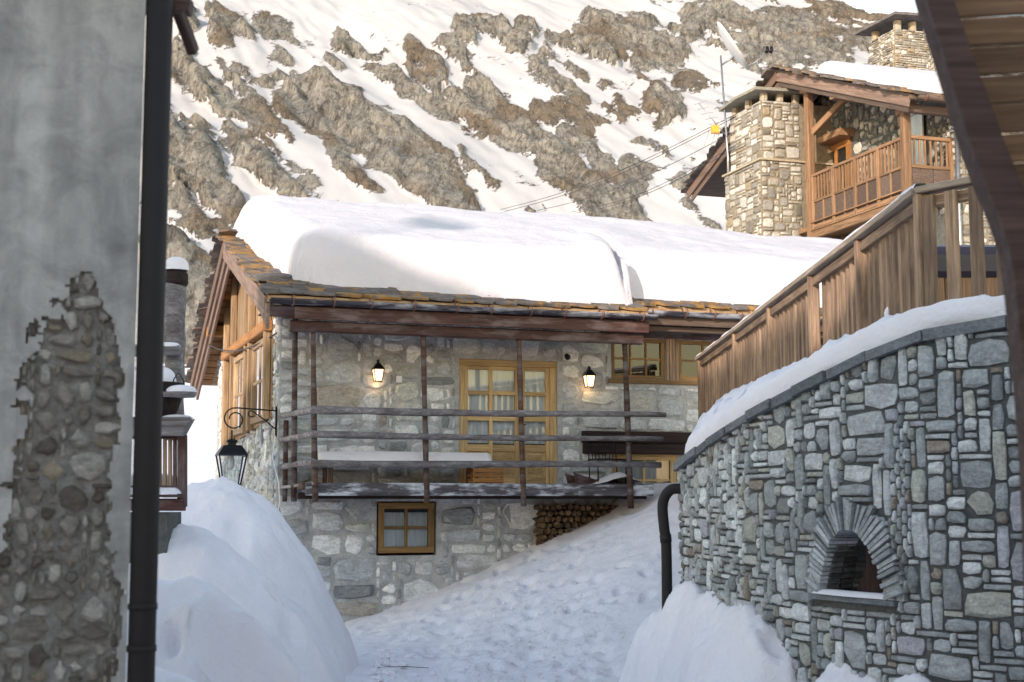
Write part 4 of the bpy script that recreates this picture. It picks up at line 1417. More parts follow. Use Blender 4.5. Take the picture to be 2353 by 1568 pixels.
for sgn in (-1, 1):   # flanking upright stones under the springing
    z = NZ0
    while z < NZ0 + NH * .22:
        hh = rg.uniform(.05, .12)
        for m_ in range(2):
            u0 = NU + sgn * (NW + .002 + m_ * .09); u1 = u0 + sgn * .085
            V = [WF(a, b, -.2 if m_ == 0 else -.02) for a, b in ((u0, z), (u1, z), (u1, z + hh - .008), (u0, z + hh - .008))] + [WF(a, b, rg.uniform(.03, .06)) for a, b in ((u0, z), (u1, z), (u1, z + hh - .008), (u0, z + hh - .008))]
            o = solid("jamb_stone", V, BOX, M['wallstone'], rwall)
            g = rg.randint(125, 185)
            set_tint(o.data, [lin(g, g + 4, g + 6)] * 8)
        z += hh
# recess lining, back board and sill
N = 24
prof = [(NU - NW * 1.02, NZ0)] + [(NU + NW * 1.02 * math.sin(a), NZ0 + NH * 1.02 * (1 - abs(math.sin(a)) ** 2.3)) for a in [-math.pi / 2 + math.pi * k / N for k in range(N + 1)]] + [(NU + NW * 1.02, NZ0)]
V = [WF(a, b, 0.0) for a, b in prof] + [WF(a, b, -.38) for a, b in prof]
n = len(prof)
o = solid("niche_lining", V, [(k, k + 1, n + k + 1, n + k) for k in range(n - 1)] + [(n - 1, 0, n, 2 * n - 1)], M['wallmortar'], rwall)
rg2 = random.Random(8)
for k in range(26):   # rough stones of the far jamb
    b0 = NZ0 + (k // 3) * NH * .75 / 9 + .004; d0 = -.02 - (k % 3) * .11
    f = (b0 - NZ0) / NH
    uj = NU + arch_half(f) * .97
    V = [WF(uj - rg2.uniform(.01, .035), b, d) for b, d in ((b0, d0), (b0, d0 - .10), (b0 + NH * .075, d0 - .10), (b0 + NH * .075, d0))]
    V += [WF(uj + .03, b, d) for b, d in ((b0, d0), (b0, d0 - .10), (b0 + NH * .075, d0 - .10), (b0 + NH * .075, d0))]
    o = solid("jamb_stone", V, BOX, M['wallstone'], rwall)
    g = rg2.randint(60, 105)
    set_tint(o.data, [lin(g, g, g)] * 8)
for k in range(5):
    u0 = NU - NW + 2 * NW * k / 5
    fbeam("back_board", WF, u0 + .004, u0 + 2 * NW / 5 - .004, NZ0, NZ0 + NH, -.36, -.33, M['porch'], rwall)
V = [WF(NU - NW - .1, NZ0 - .04, -.25), WF(NU + NW + .1, NZ0 - .04, -.25), WF(NU + NW + .1, NZ0 - .04, .075), WF(NU - NW - .1, NZ0 - .04, .075),
     WF(NU - NW - .1, NZ0 - .002, -.25), WF(NU + NW + .1, NZ0 - .002, -.25), WF(NU + NW + .1, NZ0 - .002, .075), WF(NU - NW - .1, NZ0 - .002, .075)]
sill = solid("sill", V, BOX, M['wallstone'], rwall)
set_tint(sill.data, [lin(120, 126, 130)] * 8)
ug, dg = np.meshgrid(np.linspace(NU - NW - .08, NU + NW + .08, 30), np.linspace(-.1, .065, 8))
Xa, Ya, Za = np.zeros(ug.shape), np.zeros(ug.shape), np.zeros(ug.shape)
for i in range(ug.shape[0]):
    for j in range(ug.shape[1]):
        p = WF(float(ug[i, j]), 0, float(dg[i, j])); Xa[i, j], Ya[i, j] = p.x, p.y
ed = np.minimum(np.minimum(ug - ug.min(), ug.max() - ug), np.minimum(dg - dg.min(), dg.max() - dg))
Za = WZ0 + NZ0 + .004 + .035 * np.clip(ed / .04, 0, 1) ** .6
tag(grid_mesh("sill_snow", Xa, Ya, Za, M['snow']), "thin snow strip on the niche sill in the stone wall", "snow")

# drain pipe at the wall's far end
pb = WF(LW - .05, 0, .18)
zt = P(1575, 1125, pb.y).z
t = thing("drain_pipe", "dark brown drain pipe elbowing out of the stone wall's far end", "pipe", (pb.x, pb.y, .6))
pts = catmull([WF(LW - .12, zt - WZ0 - .01, -.05), WF(LW - .07, zt - WZ0 + .0, .12), pb + Vector((-.03, 0, zt - WZ0 - .14)), pb + Vector((-.02, 0, zt - WZ0 - .4)), pb + Vector((0.0, 0, zt - WZ0 - .6)), pb + Vector((0.0, 0, zt - WZ0 - 1.4))], 8)
tube("pipe", pts, .055, M['pipe'], t, 12)
tube("pipe_collar", [pts[28], pts[31]], .061, M['pipe'], t, 12)

# ------------------------------------------------------------------ terrace snow and railing
RX = 3.22
RTOP = P(2130, 432, 11.0).z
rail_pts = [Vector((RX + .01, 24.4, 0)), Vector((RX, 11.0, 0)), Vector((RX + 1.3, 9.4, 0)), Vector((RX + 3, 7.3, 0))]
def rail_line(f):
    """from the far end (0) via the corner (1) and on (2)"""
    if f <= 1: return rail_pts[0].lerp(rail_pts[1], f)
    return rail_pts[1].lerp(rail_pts[2], min(f - 1, 1))
nu, nr = 300, 34
Xa, Ya, Za = np.zeros((nr, nu)), np.zeros((nr, nu)), np.zeros((nr, nu))
for i in range(nu):
    f = i / (nu - 1)
    u = LW * (1 - f)
    p, n_ = wc(u)
    fr = min(f / .62, 1) if f < .62 else 1 + (f - .62) / .38
    rp = rail_line(fr)
    zb = EYE + 1.62 - .17 * min(fr, 1)
    lipn = .10 + .05 * math.sin(i * .185) * math.sin(i * .055)
    for j in range(nr):
        g = j / (nr - 1)
        if g < .2:
            q_ = g / .2
            th = .08 + .14 * min(1, (1 - f) * 2.2)
            pt = p + n_ * (lipn * .35 * (math.cos(q_ * math.pi / 2)) - .07) ; z = p.z + .005 + th * math.sin(q_ * math.pi / 2)
            if j == 0: z = p.z + .002; pt = p - n_ * .05
        else:
            q_ = (g - .2) / .8
            th = .08 + .14 * min(1, (1 - f) * 2.2)
            pt0 = p - n_ * .07
            end = Vector((rp.x + .9, rp.y + .3, 0))
            pt = Vector((pt0.x, pt0.y, 0)).lerp(end, q_)
            z0_ = p.z + .005 + th
            k_ = min(1, q_ / .62)
            z = z0_ + (max(zb, z0_) - z0_) * (k_ ** .75)
        Xa[j, i], Ya[j, i], Za[j, i] = pt.x, pt.y, z
gg = np.linspace(0, 1, nr)[:, None]
Za += (gg > .22) * (.06 * fbm(Xa / .5, Ya / .5, 4, 5) + .05 * fbm(Xa / .12, Ya / .2, 4, 6, .6)) + (gg <= .22) * (gg > .01) * .02 * fbm(Xa / .15, Ya / .25, 3, 12)
tag(grid_mesh("terrace_snow", Xa, Ya, Za, M['snow']), "snow drift along the top of the curved stone wall below the railing", "snow")

railing = thing("terrace_railing", "long brown plank railing with snowy handrail above the stone wall", "railing", (RX, 15, 3.2))
def rail_piece(a, b, posts, pitch, first=True, w_=.10, t_=.045):
    a, b = Vector(a), Vector(b)
    d = (b - a); L = d.length; d.normalize()
    n_ = Vector((-d.y, d.x, 0))
    beam("handrail", a + Vector((0, 0, RTOP - .03)), b + Vector((0, 0, RTOP - .03)), .16, .055, M['railtop'], railing)
    beam("upper_rail", a + Vector((0, 0, RTOP - .13)) , b + Vector((0, 0, RTOP - .13)), .05, .09, M['rail'], railing)
    beam("lower_rail", a + Vector((0, 0, EYE + 1.32)), b + Vector((0, 0, EYE + 1.32)), .05, .09, M['rail'], railing)
    for s in posts:
        q_ = a + d * s
        beam("post", q_ + Vector((0, 0, EYE + 1.0)), q_ + Vector((0, 0, RTOP - .06)), .11, .11, M['rail'], railing, up=n_)
    s = .1
    while s < L - .05:
        if all(abs(s - q_) > .11 for q_ in posts):
            q_ = a + d * s + n_ * rng.uniform(-.004, .004) - n_ * .05
            beam("baluster", q_ + Vector((0, 0, EYE + 1.1)), q_ + Vector((rng.uniform(-.006, .006), rng.uniform(-.006, .006), RTOP - .085)), w_, t_, M['rail'], railing, up=n_)
        s += pitch
rail_piece(rail_pts[1], rail_pts[0], [.0, 1.95, 4.05, 6.55, 9.35, 13.2], .215)
rail_piece(rail_pts[1], rail_pts[2], [2.0], .21)
# snow strip on the handrail
for (a, b) in ((rail_pts[1], rail_pts[0]),):
    pts = [a.lerp(b, k / 40) + Vector((0, 0, RTOP + .004 + .008 * math.sin(k * 1.3))) for k in range(41)]
    V, Fc = [], []
    for k, p in enumerate(pts):
        wd = .06 + .012 * math.sin(k * 2.1)
        V += [p + Vector((-wd, 0, -.006)), p + Vector((-wd * .6, 0, .034)), p + Vector((wd * .6, 0, .034)), p + Vector((wd, 0, -.006))]
    for k in range(40):
        for m_ in range(3): Fc.append((4 * k + m_, 4 * k + 4 + m_, 4 * k + 5 + m_, 4 * k + 1 + m_))
    tag(solid("handrail_snow", V, Fc, M['snow'], None, True), "thin line of snow lying along the sloping-looking handrail", "snow")
sb_c = P(2052, 715, 12.2)
V, Fc = [], []
for i in range(9):
    for k in range(12):
        th_, ph = math.pi * i / 8, 2 * math.pi * k / 12
        r_ = .075 * (1 + .08 * math.sin(3 * ph + i))
        V.append(sb_c + Vector((r_ * math.sin(th_) * math.cos(ph), r_ * math.sin(th_) * math.sin(ph), r_ * 1.15 * math.cos(th_) - .02)))
for i in range(8):
    for k in range(12): Fc.append((i * 12 + k, i * 12 + (k + 1) % 12, (i + 1) * 12 + (k + 1) % 12, (i + 1) * 12 + k))
tag(solid("snow_lump", V, Fc, M['snow'], None, True), "small round lump of snow sitting on the wall drift", "snow lump")

# hot tub behind the railing
t = thing("hot_tub", "plank-sided hot tub with dark purple cover behind the terrace railing", "hot tub", (4.6, 13.0, EYE + 1.4))
hx0, hx1, hy0, hy1 = 3.75, 6.2, 12.6, 14.8
k = 0
x = hx0
while x < hx1 - .01:
    beam("side_plank", Vector((x + .06, hy0, EYE + 1.3)), Vector((x + .06, hy0, EYE + 1.98)), .116, .03, M['chalet'], t, up=Vector((0, -1, 0)))
    x += .122
y = hy0 + .05
while y < hy1:
    beam("side_plank", Vector((hx0, y + .06, EYE + 1.3)), Vector((hx0, y + .06, EYE + 1.98)), .116, .03, M['chalet'], t, up=Vector((-1, 0, 0)))
    y += .122
prof = [(0, 0), (-.05, .05), (-.05, .2), (.0, .28), (.12, .32)]
V = []
for (o_, z) in prof:
    V += [Vector((hx0 - .02 + o_, hy0 - .02 + o_, EYE + 1.98 + z)), Vector((hx1 - o_, hy0 - .02 + o_, EYE + 1.98 + z)), Vector((hx1 - o_, hy1 - o_, EYE + 1.98 + z)), Vector((hx0 - .02 + o_, hy1 - o_, EYE + 1.98 + z))]
Fc = [(4 * i + k, 4 * i + (k + 1) % 4, 4 * i + 4 + (k + 1) % 4, 4 * i + 4 + k) for i in range(4) for k in range(4)] + [(16, 17, 18, 19)]
solid("cover", V, Fc, M['cover'], t)

# ------------------------------------------------------------------ upper chalet
Gd = Vector((.311, -.95, 0)).normalized()
Nd = Vector((-Gd.y * -1, 0, 0))
Nd = Vector((-.95, -.311, 0)).normalized()
K0 = Vector((8.19, 38, 0))


def K(t, o, z): return K0 + Gd * t + Nd * o + Vector((0, 0, z))


TA = -1.18
ZA = P(1830, 163, 39.1).z
def kz(t): return ZA - .385 * (t - TA) if t > TA else ZA - .37 * (TA - t)


chalet = thing("timber_chalet", "sunlit stone and timber chalet with carved balcony above the snowy roof", "house", K(0, -1.3, 3))
CF = lambda u, v, d: K(u, -1.3 + d, v)
V = [CF(-7, 3, 0), CF(4.6, 3, 0), CF(4.6, kz(4.6) - .2, 0), CF(TA, kz(TA) - .2, 0), CF(-7, kz(-7) - .2, 0)]
kw = solid("gable_wall", V, [(0, 1, 2, 3, 4)], M['greenmortar'], chalet)
rg = random.Random(17)
wpal = [(lin(186, 182, 172), 3), (lin(172, 166, 152), 3), (lin(150, 147, 140), 2.5), (lin(204, 201, 192), 2.8), (lin(136, 131, 120), 1.2), (lin(164, 150, 126), .6)]
kpal = [(lin(176, 172, 162), 3), (lin(150, 150, 146), 3), (lin(200, 194, 180), 2), (lin(128, 126, 120), 2)]
rects = pack(7.4, 5.0, .09, [((2, 4), (2, 4), 3), ((3, 5), (3, 5), 1.5), ((1, 3), (1, 2), 1.5)], rg, lambda u, v: (-1.75 < u - 2.8 < 0.0 and v + 9 < 12.05) or v + 9 > kz(u - 2.8) - .3 or (2.5 < u - 2.8 < 3.5 and v + 9 < 12.0))
lay_stones(lambda u, v, d: CF(u - 2.8, v + 9, d), rects, M['warmstone'], kw, kpal, rg, gap=.045, depth=(.03, .07), rough=.3, limit=290)
SF = lambda u, v, d: K(4.6 + d, -1.3 - u, v)
V = [SF(0, 3, 0), SF(8, 3, 0), SF(8, kz(4.6) - .2, 0), SF(0, kz(4.6) - .2, 0)]
sw = solid("side_wall", V, [(0, 1, 2, 3)], M['warmmortar'], chalet)
rects = pack(3.6, 6.0, .08, [((2, 5), (1, 3), 3), ((4, 6), (2, 4), 1.2), ((1, 3), (1, 2), 1)], rg)
lay_stones(lambda u, v, d: SF(u, v + 5.6, d), rects, M['warmstone'], sw, wpal, rg, gap=.025, depth=(.02, .05), rough=.2, limit=200)
# roof
def kroof(nm, t0, t1, o0, o1, th):
    V = [K(t0, o0, kz(t0)), K(t1, o0, kz(t1)), K(t1, o1, kz(t1)), K(t0, o1, kz(t0))]
    V += [p - Vector((0, 0, th)) for p in V]
    return solid(nm, V, BOX, M['chaletdark'], chalet)


kr = kroof("roof", TA + .002, 5.2, .38, -9.5, .12)
kroof("rear_roof", -7.2, TA - .002, .38, -9.5, .12)
for (t0, t1, dz, hh, oo, mat) in ((TA, 5.15, -.20, .24, .36, 'verge'), (TA, 5.0, -.40, .14, .30, 'chaletdark'), (-7.15, TA, -.16, .22, .36, 'verge'), (-7.0, TA, -.36, .16, .28, 'chaletdark')):
    beam("verge_board", K(t0, oo, kz(t0 + (.01 if t0 == TA else 0)) + dz), K(t1, oo, kz(t1 - (.01 if t1 == TA else 0)) + dz), .05, hh, M[mat], chalet)
gup = (Gd + Vector((0, 0, -.385))).normalized(); gn = Nd.cross(gup); gn = gn if gn.z > 0 else -gn
gup2 = (Gd + Vector((0, 0, .37))).normalized(); gn2 = Nd.cross(gup2); gn2 = gn2 if gn2.z > 0 else -gn2
t_ = TA
while t_ < 5.25:
    for o_ in (.34, -.05):
        slate_piece(K(t_ + rg.uniform(-.03, .03), o_ + rg.uniform(-.06, .06), kz(max(t_, TA)) + .06) + gn * rg.uniform(.0, .05), Nd, gup, (gn + gup * rg.uniform(-.12, 0)).normalized(), rg.uniform(.4, .55), rg.uniform(.32, .45), rg.uniform(.03, .06), kr, .7 if rg.random() < .6 else .1, rg)
    t_ += .21
t_ = -7.2
while t_ < TA:
    slate_piece(K(t_, .34 + rg.uniform(-.08, .08), kz(t_) + .06) + gn2 * rg.uniform(.0, .04), Nd, gup2, gn2, rg.uniform(.4, .55), rg.uniform(.32, .45), rg.uniform(.03, .06), kr, .15, rg)
    t_ += .24
for k in range(14):  # eave slates on the right
    slate_piece(K(5.15, .1 - k * .42, kz(5.15) + .07), Nd, gup, gn, rg.uniform(.4, .5), .5, .05, kr, .5, rg)
tube("gutter", [K(5.28, .2, kz(5.2) - .06), K(5.28, -9, kz(5.2) - .06)], .075, M['chaletdark'], chalet, 10)
pts = [K(5.28 + .095 * math.cos(a), .0, kz(5.2) - .06 + .095 * math.sin(a)) for a in [.3 - k * .5 for k in range(8)]]
tube("gutter_hook", pts, .016, M['bracket'], chalet, 6)
beam("eave_plate", K(4.75, .25, kz(5.2) - .22), K(4.75, -9, kz(5.2) - .22), .2, .2, M['chaletdark'], chalet)
for k in range(16):  # soffit boards under the gable overhang
    ta = TA + .2 + k * .38
    if ta < 5.0: beam("soffit_board", K(ta, .3, kz(ta) - .15), K(ta, -1.3, kz(ta) - .15), .36, .03, M['chalet'], kr, up=gn)
for tt_, zz_ in ((TA, -.28), (1.6, -.28)):
    beam("purlin", K(tt_, .3, kz(tt_) + zz_ - .1), K(tt_, -1.4, kz(tt_) + zz_ - .1), .26, .3, M['chalet'], chalet)
beam("tie_beam", K(-.4, -.02, ZA - 1.35), K(4.6, -.02, 11.62), .2, .0 + .22, M['chalet'], chalet) if False else None
# balcony
ZR = P(1880, 402, 38.0).z
ZB = P(1872, 548, 38.0).z
kd = fbox("balcony_deck", lambda u, v, d: K(u, d, v), -1.0, 4.5, ZB + .28, ZB + .40, -1.3, -.05, M['chalet'], chalet)
for (t0, zt) in ((-.12, kz(-.12) - .3), (4.42, kz(4.42) - .35)):
    beam("post", K(t0, 0, ZB - .05), K(t0, 0, zt), .21, .21, M['chalet'], kd, up=Nd)
pk = [K(4.42, .02, kz(4.42) - .34) + v_ for v_ in (Vector(),)]
beam("post_bracket", K(4.2, .03, kz(4.42) - .5), K(4.75, .03, kz(4.42) - .32), .18, .16, M['chalet'], kd)
beam("post_bracket", K(-.4, .03, kz(-.1) - .38), K(.2, .03, kz(-.1) - .48), .18, .16, M['chalet'], kd)
beam("handrail", K(0, 0, ZR - .04), K(4.3, 0, ZR - .04), .12, .08, M['chalet'], kd)
beam("mid_rail", K(0, 0, ZR - .76), K(4.3, 0, ZR - .76), .10, .07, M['chalet'], kd)
beam("low_rail", K(0, 0, ZB + .30), K(4.3, 0, ZB + .30), .10, .10, M['chalet'], kd)
beam("base_beam", K(-.1, 0, ZB + .08), K(4.5, 0, ZB + .08), .16, .22, M['chalet'], kd)
beam("ledge_board", K(0, .05, ZB + .42), K(4.3, .05, ZB + .42), .10, .035, M['chalet'], kd)
beam("ledge_board", K(0, .05, ZB + .21), K(4.3, .05, ZB + .21), .10, .035, M['chalet'], kd)
for k in range(5):
    tt_ = .03 + k * 1.07
    beam("panel_post", K(tt_, .01, ZB + .2), K(tt_, .01, ZR - .06), .12, .10, M['chalet'], kd, up=Nd)
    if k < 4:
        for m_ in range(2):
            a_ = tt_ + .06 + m_ * .5
            fbox("panel", lambda u, v, d: K(u, d, v), a_, a_ + .44, ZB + .35, ZR - .80, -.02, .01, M['chaletdark'], kd)
            beam("panel_stile", K(a_ + .47, .01, ZB + .33), K(a_ + .47, .01, ZR - .78), .06, .05, M['chalet'], kd, up=Nd)
        for m_ in range(6):
            tb = tt_ + .12 + m_ * .155
            beam("baluster", K(tb, 0, ZR - .73), K(tb, 0, ZR - .07), .05, .05, M['chalet'], kd, up=Nd)
# returns at both ends
for (tt_, nm) in ((4.46, 'r'), (-.55, 'l')):
    beam("handrail", K(tt_, -.1, ZR - .04), K(tt_, -1.3, ZR - .04), .12, .09, M['chalet'], kd)
    beam("mid_rail", K(tt_, -.1, ZR - .76), K(tt_, -1.3, ZR - .76), .10, .08, M['chalet'], kd)
    for m_ in range(7):
        beam("baluster", K(tt_, -.2 - m_ * .155, ZR - .73), K(tt_, -.2 - m_ * .155, ZR - .07), .045, .045, M['chalet'], kd, up=Nd)
    for m_ in range(2):
        fbox("panel", lambda u, v, d: K(d, u, v), -1.28 + m_ * .6, -.72 + m_ * .6, ZB + .3, ZR - .80, tt_ - .02, tt_ + .02, M['chaletdark'], kd)
    beam("end_post", K(tt_, -1.25, ZB + .1), K(tt_, -1.25, ZR), .12, .12, M['chalet'], kd, up=Nd)
tube("downpipe", [K(4.78, -1.2, kz(5.2) - .2), K(4.78, -1.2, 5)], .05, M['metal'], chalet, 8)
# diagonal brace and door
beam("brace", K(-.1, -.05, 12.0), K(.9, -.7, 12.95), .16, .16, M['chalet'], chalet)
fbeam("door_hood", CF, -1.85, .1, 12.0, 12.2, .0, .5, M['chalet'], chalet)
dr = fbeam("door", CF, -1.6, -.1, 11.8, 12.0, .0, .08, M['orange'], chalet)
for (a_, b_) in ((-1.6, -1.42), (-.28, -.1), (-.9, -.78)): fbeam("door_frame", CF, a_, b_, ZB + .4, 11.8, .0, .08, M['orange'], dr)
for (a_, b_) in ((-1.42, -.9), (-.78, -.28)):
    fbox("panel", CF, a_, b_, ZB + .4, ZB + 1.3, .01, .04, M['orange'], dr)
    solid("pane", [CF(a_, ZB + 1.3, .03), CF(b_, ZB + 1.3, .03), CF(b_, 11.8, .03), CF(a_, 11.8, .03)], [(0, 1, 2, 3)], M['glass'], dr)
window(lambda u, v, d: CF(u, v, d + .12), chalet, 2.65, 3.4, ZB + .5, 11.9, 1, 1, M['white'], .07, .04, .05)
# chimney built against the gable
zct = P(1765, 232, 38.8).z
zledge = P(1765, 372, 38.8).z
ch = thing_ch = solid("chimney", [K(t, o_, z) for z in (5, zct) for (t, o_) in ((-3.0, -1.3), (-1.066, -1.3), (-1.066, .936), (-3.0, .936))], [(3, 2, 1, 0), (4, 5, 6, 7), (0, 1, 5, 4), (1, 2, 6, 5), (2, 3, 7, 6), (3, 0, 4, 7)], M['warmmortar'], chalet)
solid("chimney_base", [K(t, o_, z) for z in (5, zledge) for (t, o_) in ((-3.15, -1.28), (-.95, -1.28), (-.95, 1.05), (-3.15, 1.05))], [(3, 2, 1, 0), (4, 5, 6, 7), (0, 1, 5, 4), (1, 2, 6, 5), (2, 3, 7, 6), (3, 0, 4, 7)], M['warmmortar'], chalet)
csz = [((2, 4), (1, 2), 2.2), ((3, 5), (2, 4), 3), ((2, 5), (1, 1), 1.2), ((1, 2), (1, 2), .6)]
for (F_, W_, z0, z1_) in ((lambda u, v, d: K(-1.066 + d, .936 - u, v), 1.2, zledge + .03, zct), (lambda u, v, d: K(-3.0 + u, .936 + d, v), 1.934, zledge + .03, zct),
                          (lambda u, v, d: K(-.95 + d, 1.05 - u, v), 1.3, zledge - 2.8, zledge), (lambda u, v, d: K(-3.15 + u, 1.05 + d, v), 2.2, zledge - 2.8, zledge)):
    rects = pack(W_, z1_ - z0, .09, csz, rg)
    lay_stones(lambda u, v, d: F_(u, v + z0, d), rects, M['warmstone'], ch, wpal, rg, gap=.022, depth=(.02, .05), rough=.16, limit=110)
V = [K(t, o_, z) for z in (zledge, zledge + .05) for (t, o_) in ((-3.22, -1.2), (-.88, -1.2), (-.88, 1.12), (-3.22, 1.12))]
o = solid("ledge_slab", V, [(3, 2, 1, 0), (4, 5, 6, 7), (0, 1, 5, 4), (1, 2, 6, 5), (2, 3, 7, 6), (3, 0, 4, 7)], M['warmstone'], ch); set_tint(o.data, [lin(190, 176, 150)] * 8)
for (tp_, op_) in ((-1.2, .8), (-1.2, -.2), (-2.9, .8), (-2.05, .82), (-2.9, -.2), (-1.2, .3), (-1.2, -.6)):
    o = beam("cap_pillar", K(tp_, op_, zct), K(tp_ + .02, op_, zct + .27), .2, .2, M['warmstone'], ch, up=Nd, ch=.25); set_tint(o.data, [lin(184, 174, 154)] * 16)
V = [K(t, o_, z + (.05 if o_ < 0 else -.03)) for z in (zct + .27, zct + .35) for (t, o_) in ((-3.3, -.9), (-.85, -.9), (-.8, .3), (-.9, 1.2), (-2.0, 1.28), (-3.3, 1.15))]
o = solid("cap_slab", V, [tuple(range(5, -1, -1)), tuple(range(6, 12))] + [(k, (k + 1) % 6, 6 + (k + 1) % 6, 6 + k) for k in range(6)], M['warmstone'], ch); set_tint(o.data, [lin(150, 146, 132)] * 12)
# second chimney further up the roof
c2b = Vector((11.35, 40.2, 0)); z2b, z2t = 12.2, P(2090, 88, 40.2).z
def K2(a, b, z, f=1): return c2b + Gd * (a * f) + Nd * (b * f) + Vector((0, 0, z))
V = [K2(a, b, z, f) for (z, f) in ((z2b, 1.25), (z2t, .86)) for (a, b) in ((-.75, -.75), (.75, -.75), (.75, .75), (-.75, .75))]
ch2 = solid("chimney", V, [(3, 2, 1, 0), (4, 5, 6, 7), (0, 1, 5, 4), (1, 2, 6, 5), (2, 3, 7, 6), (3, 0, 4, 7)], M['warmmortar'], chalet)
def f2(z): return 1.25 + (.86 - 1.25) * (z - z2b) / (z2t - z2b)
for F_ in (lambda u, v, d: K2(.75 + d / f2(v), (.75 - u), v, f2(v)), lambda u, v, d: K2(-.75 + u, .75 + d / f2(v), v, f2(v))):
    rects = pack(1.5, z2t - z2b, .07, [((2, 5), (1, 1), 3), ((2, 4), (1, 2), 2)], rg)
    lay_stones(lambda u, v, d: F_(u, v + z2b, d), rects, M['warmstone'], ch2, wpal, rg, gap=.016, depth=(.02, .05), rough=.16, limit=110)
for (a, b) in ((.55, .5), (.55, -.5), (-.5, .55), (.55, 0)):
    o = beam("cap_pillar", K2(a, b, z2t), K2(a, b, z2t + .28), .2, .2, M['warmstone'], ch2, up=Nd, ch=.25); set_tint(o.data, [lin(184, 174, 154)] * 16)
V = [K2(a, b, z + .12 * (b < 0)) for z in (z2t + .28, z2t + .36) for (a, b) in ((-1.0, -1.0), (1.0, -1.0), (1.05, .9), (-.95, 1.0))]
o = solid("cap_slab", V, [(3, 2, 1, 0), (4, 5, 6, 7), (0, 1, 5, 4), (1, 2, 6, 5), (2, 3, 7, 6), (3, 0, 4, 7)], M['slate'], ch2)
# snow on that roof
tg, og = np.meshgrid(np.arange(.1, 5.0, .07), np.arange(-9.2, .25, .07))
ds = np.minimum(np.minimum(tg - .3 - .12 * np.sin(og * 2), 4.75 - tg + .08 * np.sin(og * 3)), np.minimum(-.05 - og + .06 * np.sin(tg * 5), og + 9.1))
Tk = .46 * np.sqrt(np.clip(1 - (1 - np.clip(ds / .4, 0, 1)) ** 2.2, 0, 1)) + .03 * fbm(tg, og, 3, 8) * (ds > .2)
zg = ZA - .385 * (tg - TA) + .03 + np.where(ds > 0, Tk, 0)
tag(grid_mesh("chalet_roof_snow", K0.x + Gd.x * tg + Nd.x * og, K0.y + Gd.y * tg + Nd.y * og, zg, M['sunsnow'], keep=ds > 0), "snow layer on the timber chalet's slate roof at upper right", "snow")

# ------------------------------------------------------------------ dish, aerial, cables
mb, mt = P(1673, 362, 40.5), P(1656, 128, 40.5)
t = thing("satellite_dish", "pale round satellite dish turned edge-on on a thin mast", "satellite dish", mb)
tube("mast", [mb - Vector((0, 0, 1.0)), mb, mt], [.035, .035, .028], M['metal'], t, 7)
dc = P(1674, 112, 40.3)
dn = Vector((.83, -.20, .52)).normalized()
du = Z.cross(dn).normalized(); dv = dn.cross(du)
V, Fc = [], []
R_ = .83
for i in range(7):
    r = R_ * i / 6
    for k in range(28):
        a = 2 * math.pi * k / 28
        V.append(dc + (du * math.cos(a) + dv * math.sin(a)) * r + dn * (.16 * (r / R_) ** 2))
for i in range(7):
    r = R_ * i / 6
    for k in range(28):
        a = 2 * math.pi * k / 28
        V.append(dc + (du * math.cos(a) + dv * math.sin(a)) * r * 1.01 + dn * (.16 * (r / R_) ** 2 - .03))
for i in range(6):
    for k in range(28):
        k2 = (k + 1) % 28
        Fc.append((i * 28 + k, i * 28 + k2, (i + 1) * 28 + k2, (i + 1) * 28 + k))
        Fc.append((196 + i * 28 + k, 196 + (i + 1) * 28 + k, 196 + (i + 1) * 28 + k2, 196 + i * 28 + k2))
for k in range(28): Fc.append((168 + k, 168 + (k + 1) % 28, 364 + (k + 1) % 28, 364 + k))
solid("reflector", V, Fc, M['dish'], t, True)
fe = P(1768, 120, 40.1)
tube("feed_arm", [dc - dv * .8 + dn * .1, fe], .018, M['metal'], t, 6)
for d_ in (Vector((-.06, 0, 0)), Vector((.06, 0, .0))):
    tube("feed_horn", [fe + d_ - dn * .05, fe + d_ + Vector((0, 0, .05)), fe + d_ + Vector((0, 0, .16))], [.05, .055, .045], M['iron'], t, 8)
tube("mount", [mt - Vector((0, 0, .3)), dc - dn * .02 - dv * .3], .03, M['metal'], t, 6)
t = thing("tv_aerial", "thin rooftop television aerial with an orange junction box", "aerial", P(1660, 300, 40.4))
a, b = P(1606, 238, 40.3), P(1668, 312, 40.4)
tube("boom", [a, b], .014, M['metal'], t, 5)
for k in range(7):
    q_ = a.lerp(b, k / 6.5)
    e_ = Vector((.32, -.5, -.05)).normalized() * (.22 + .02 * k)
    tube("element", [q_ - e_, q_ + e_], .007, M['metal'], t, 4)
pj = P(1643, 298, 40.3)
solid("junction_box", [pj + Vector((x, y, z)) for z in (-.11, .11) for (x, y) in ((-.11, -.08), (.11, -.08), (.11, .08), (-.11, .08))], [(3, 2, 1, 0), (4, 5, 6, 7), (0, 1, 5, 4), (1, 2, 6, 5), (2, 3, 7, 6), (3, 0, 4, 7)], M['orangeplastic'], t)
for dx in (-22, 4, 20): tube("element", [P(1643 + dx * .6, 300, 40.3), P(1643 + dx * .6 - 12, 336, 40.2)], .008, M['metal'], t, 4)
for i, (x0, v0, x1, v1, lb) in enumerate(((1692, 262, 1150, 482, "uppermost of the thin cables strung across the mountain"), (1692, 268, 1160, 486, "second cable from the top strung across the mountain"),
                                          (1692, 300, 1235, 484, "third cable from the top strung across the mountain"), (1692, 333, 1310, 488, "lowest pair's upper cable strung before the mountain"), (1692, 339, 1322, 490, "lowest of the thin cables strung across the mountain"))):
    a, b = P(x0, v0, 40), P(x1, v1, 58)
    pts = [a.lerp(b, k / 16) - Vector((0, 0, .35 * math.sin(math.pi * k / 16))) for k in range(17)]
    tag(tube("overhead_cable", pts, .011, M['cable'], None, 4), lb, "cable")

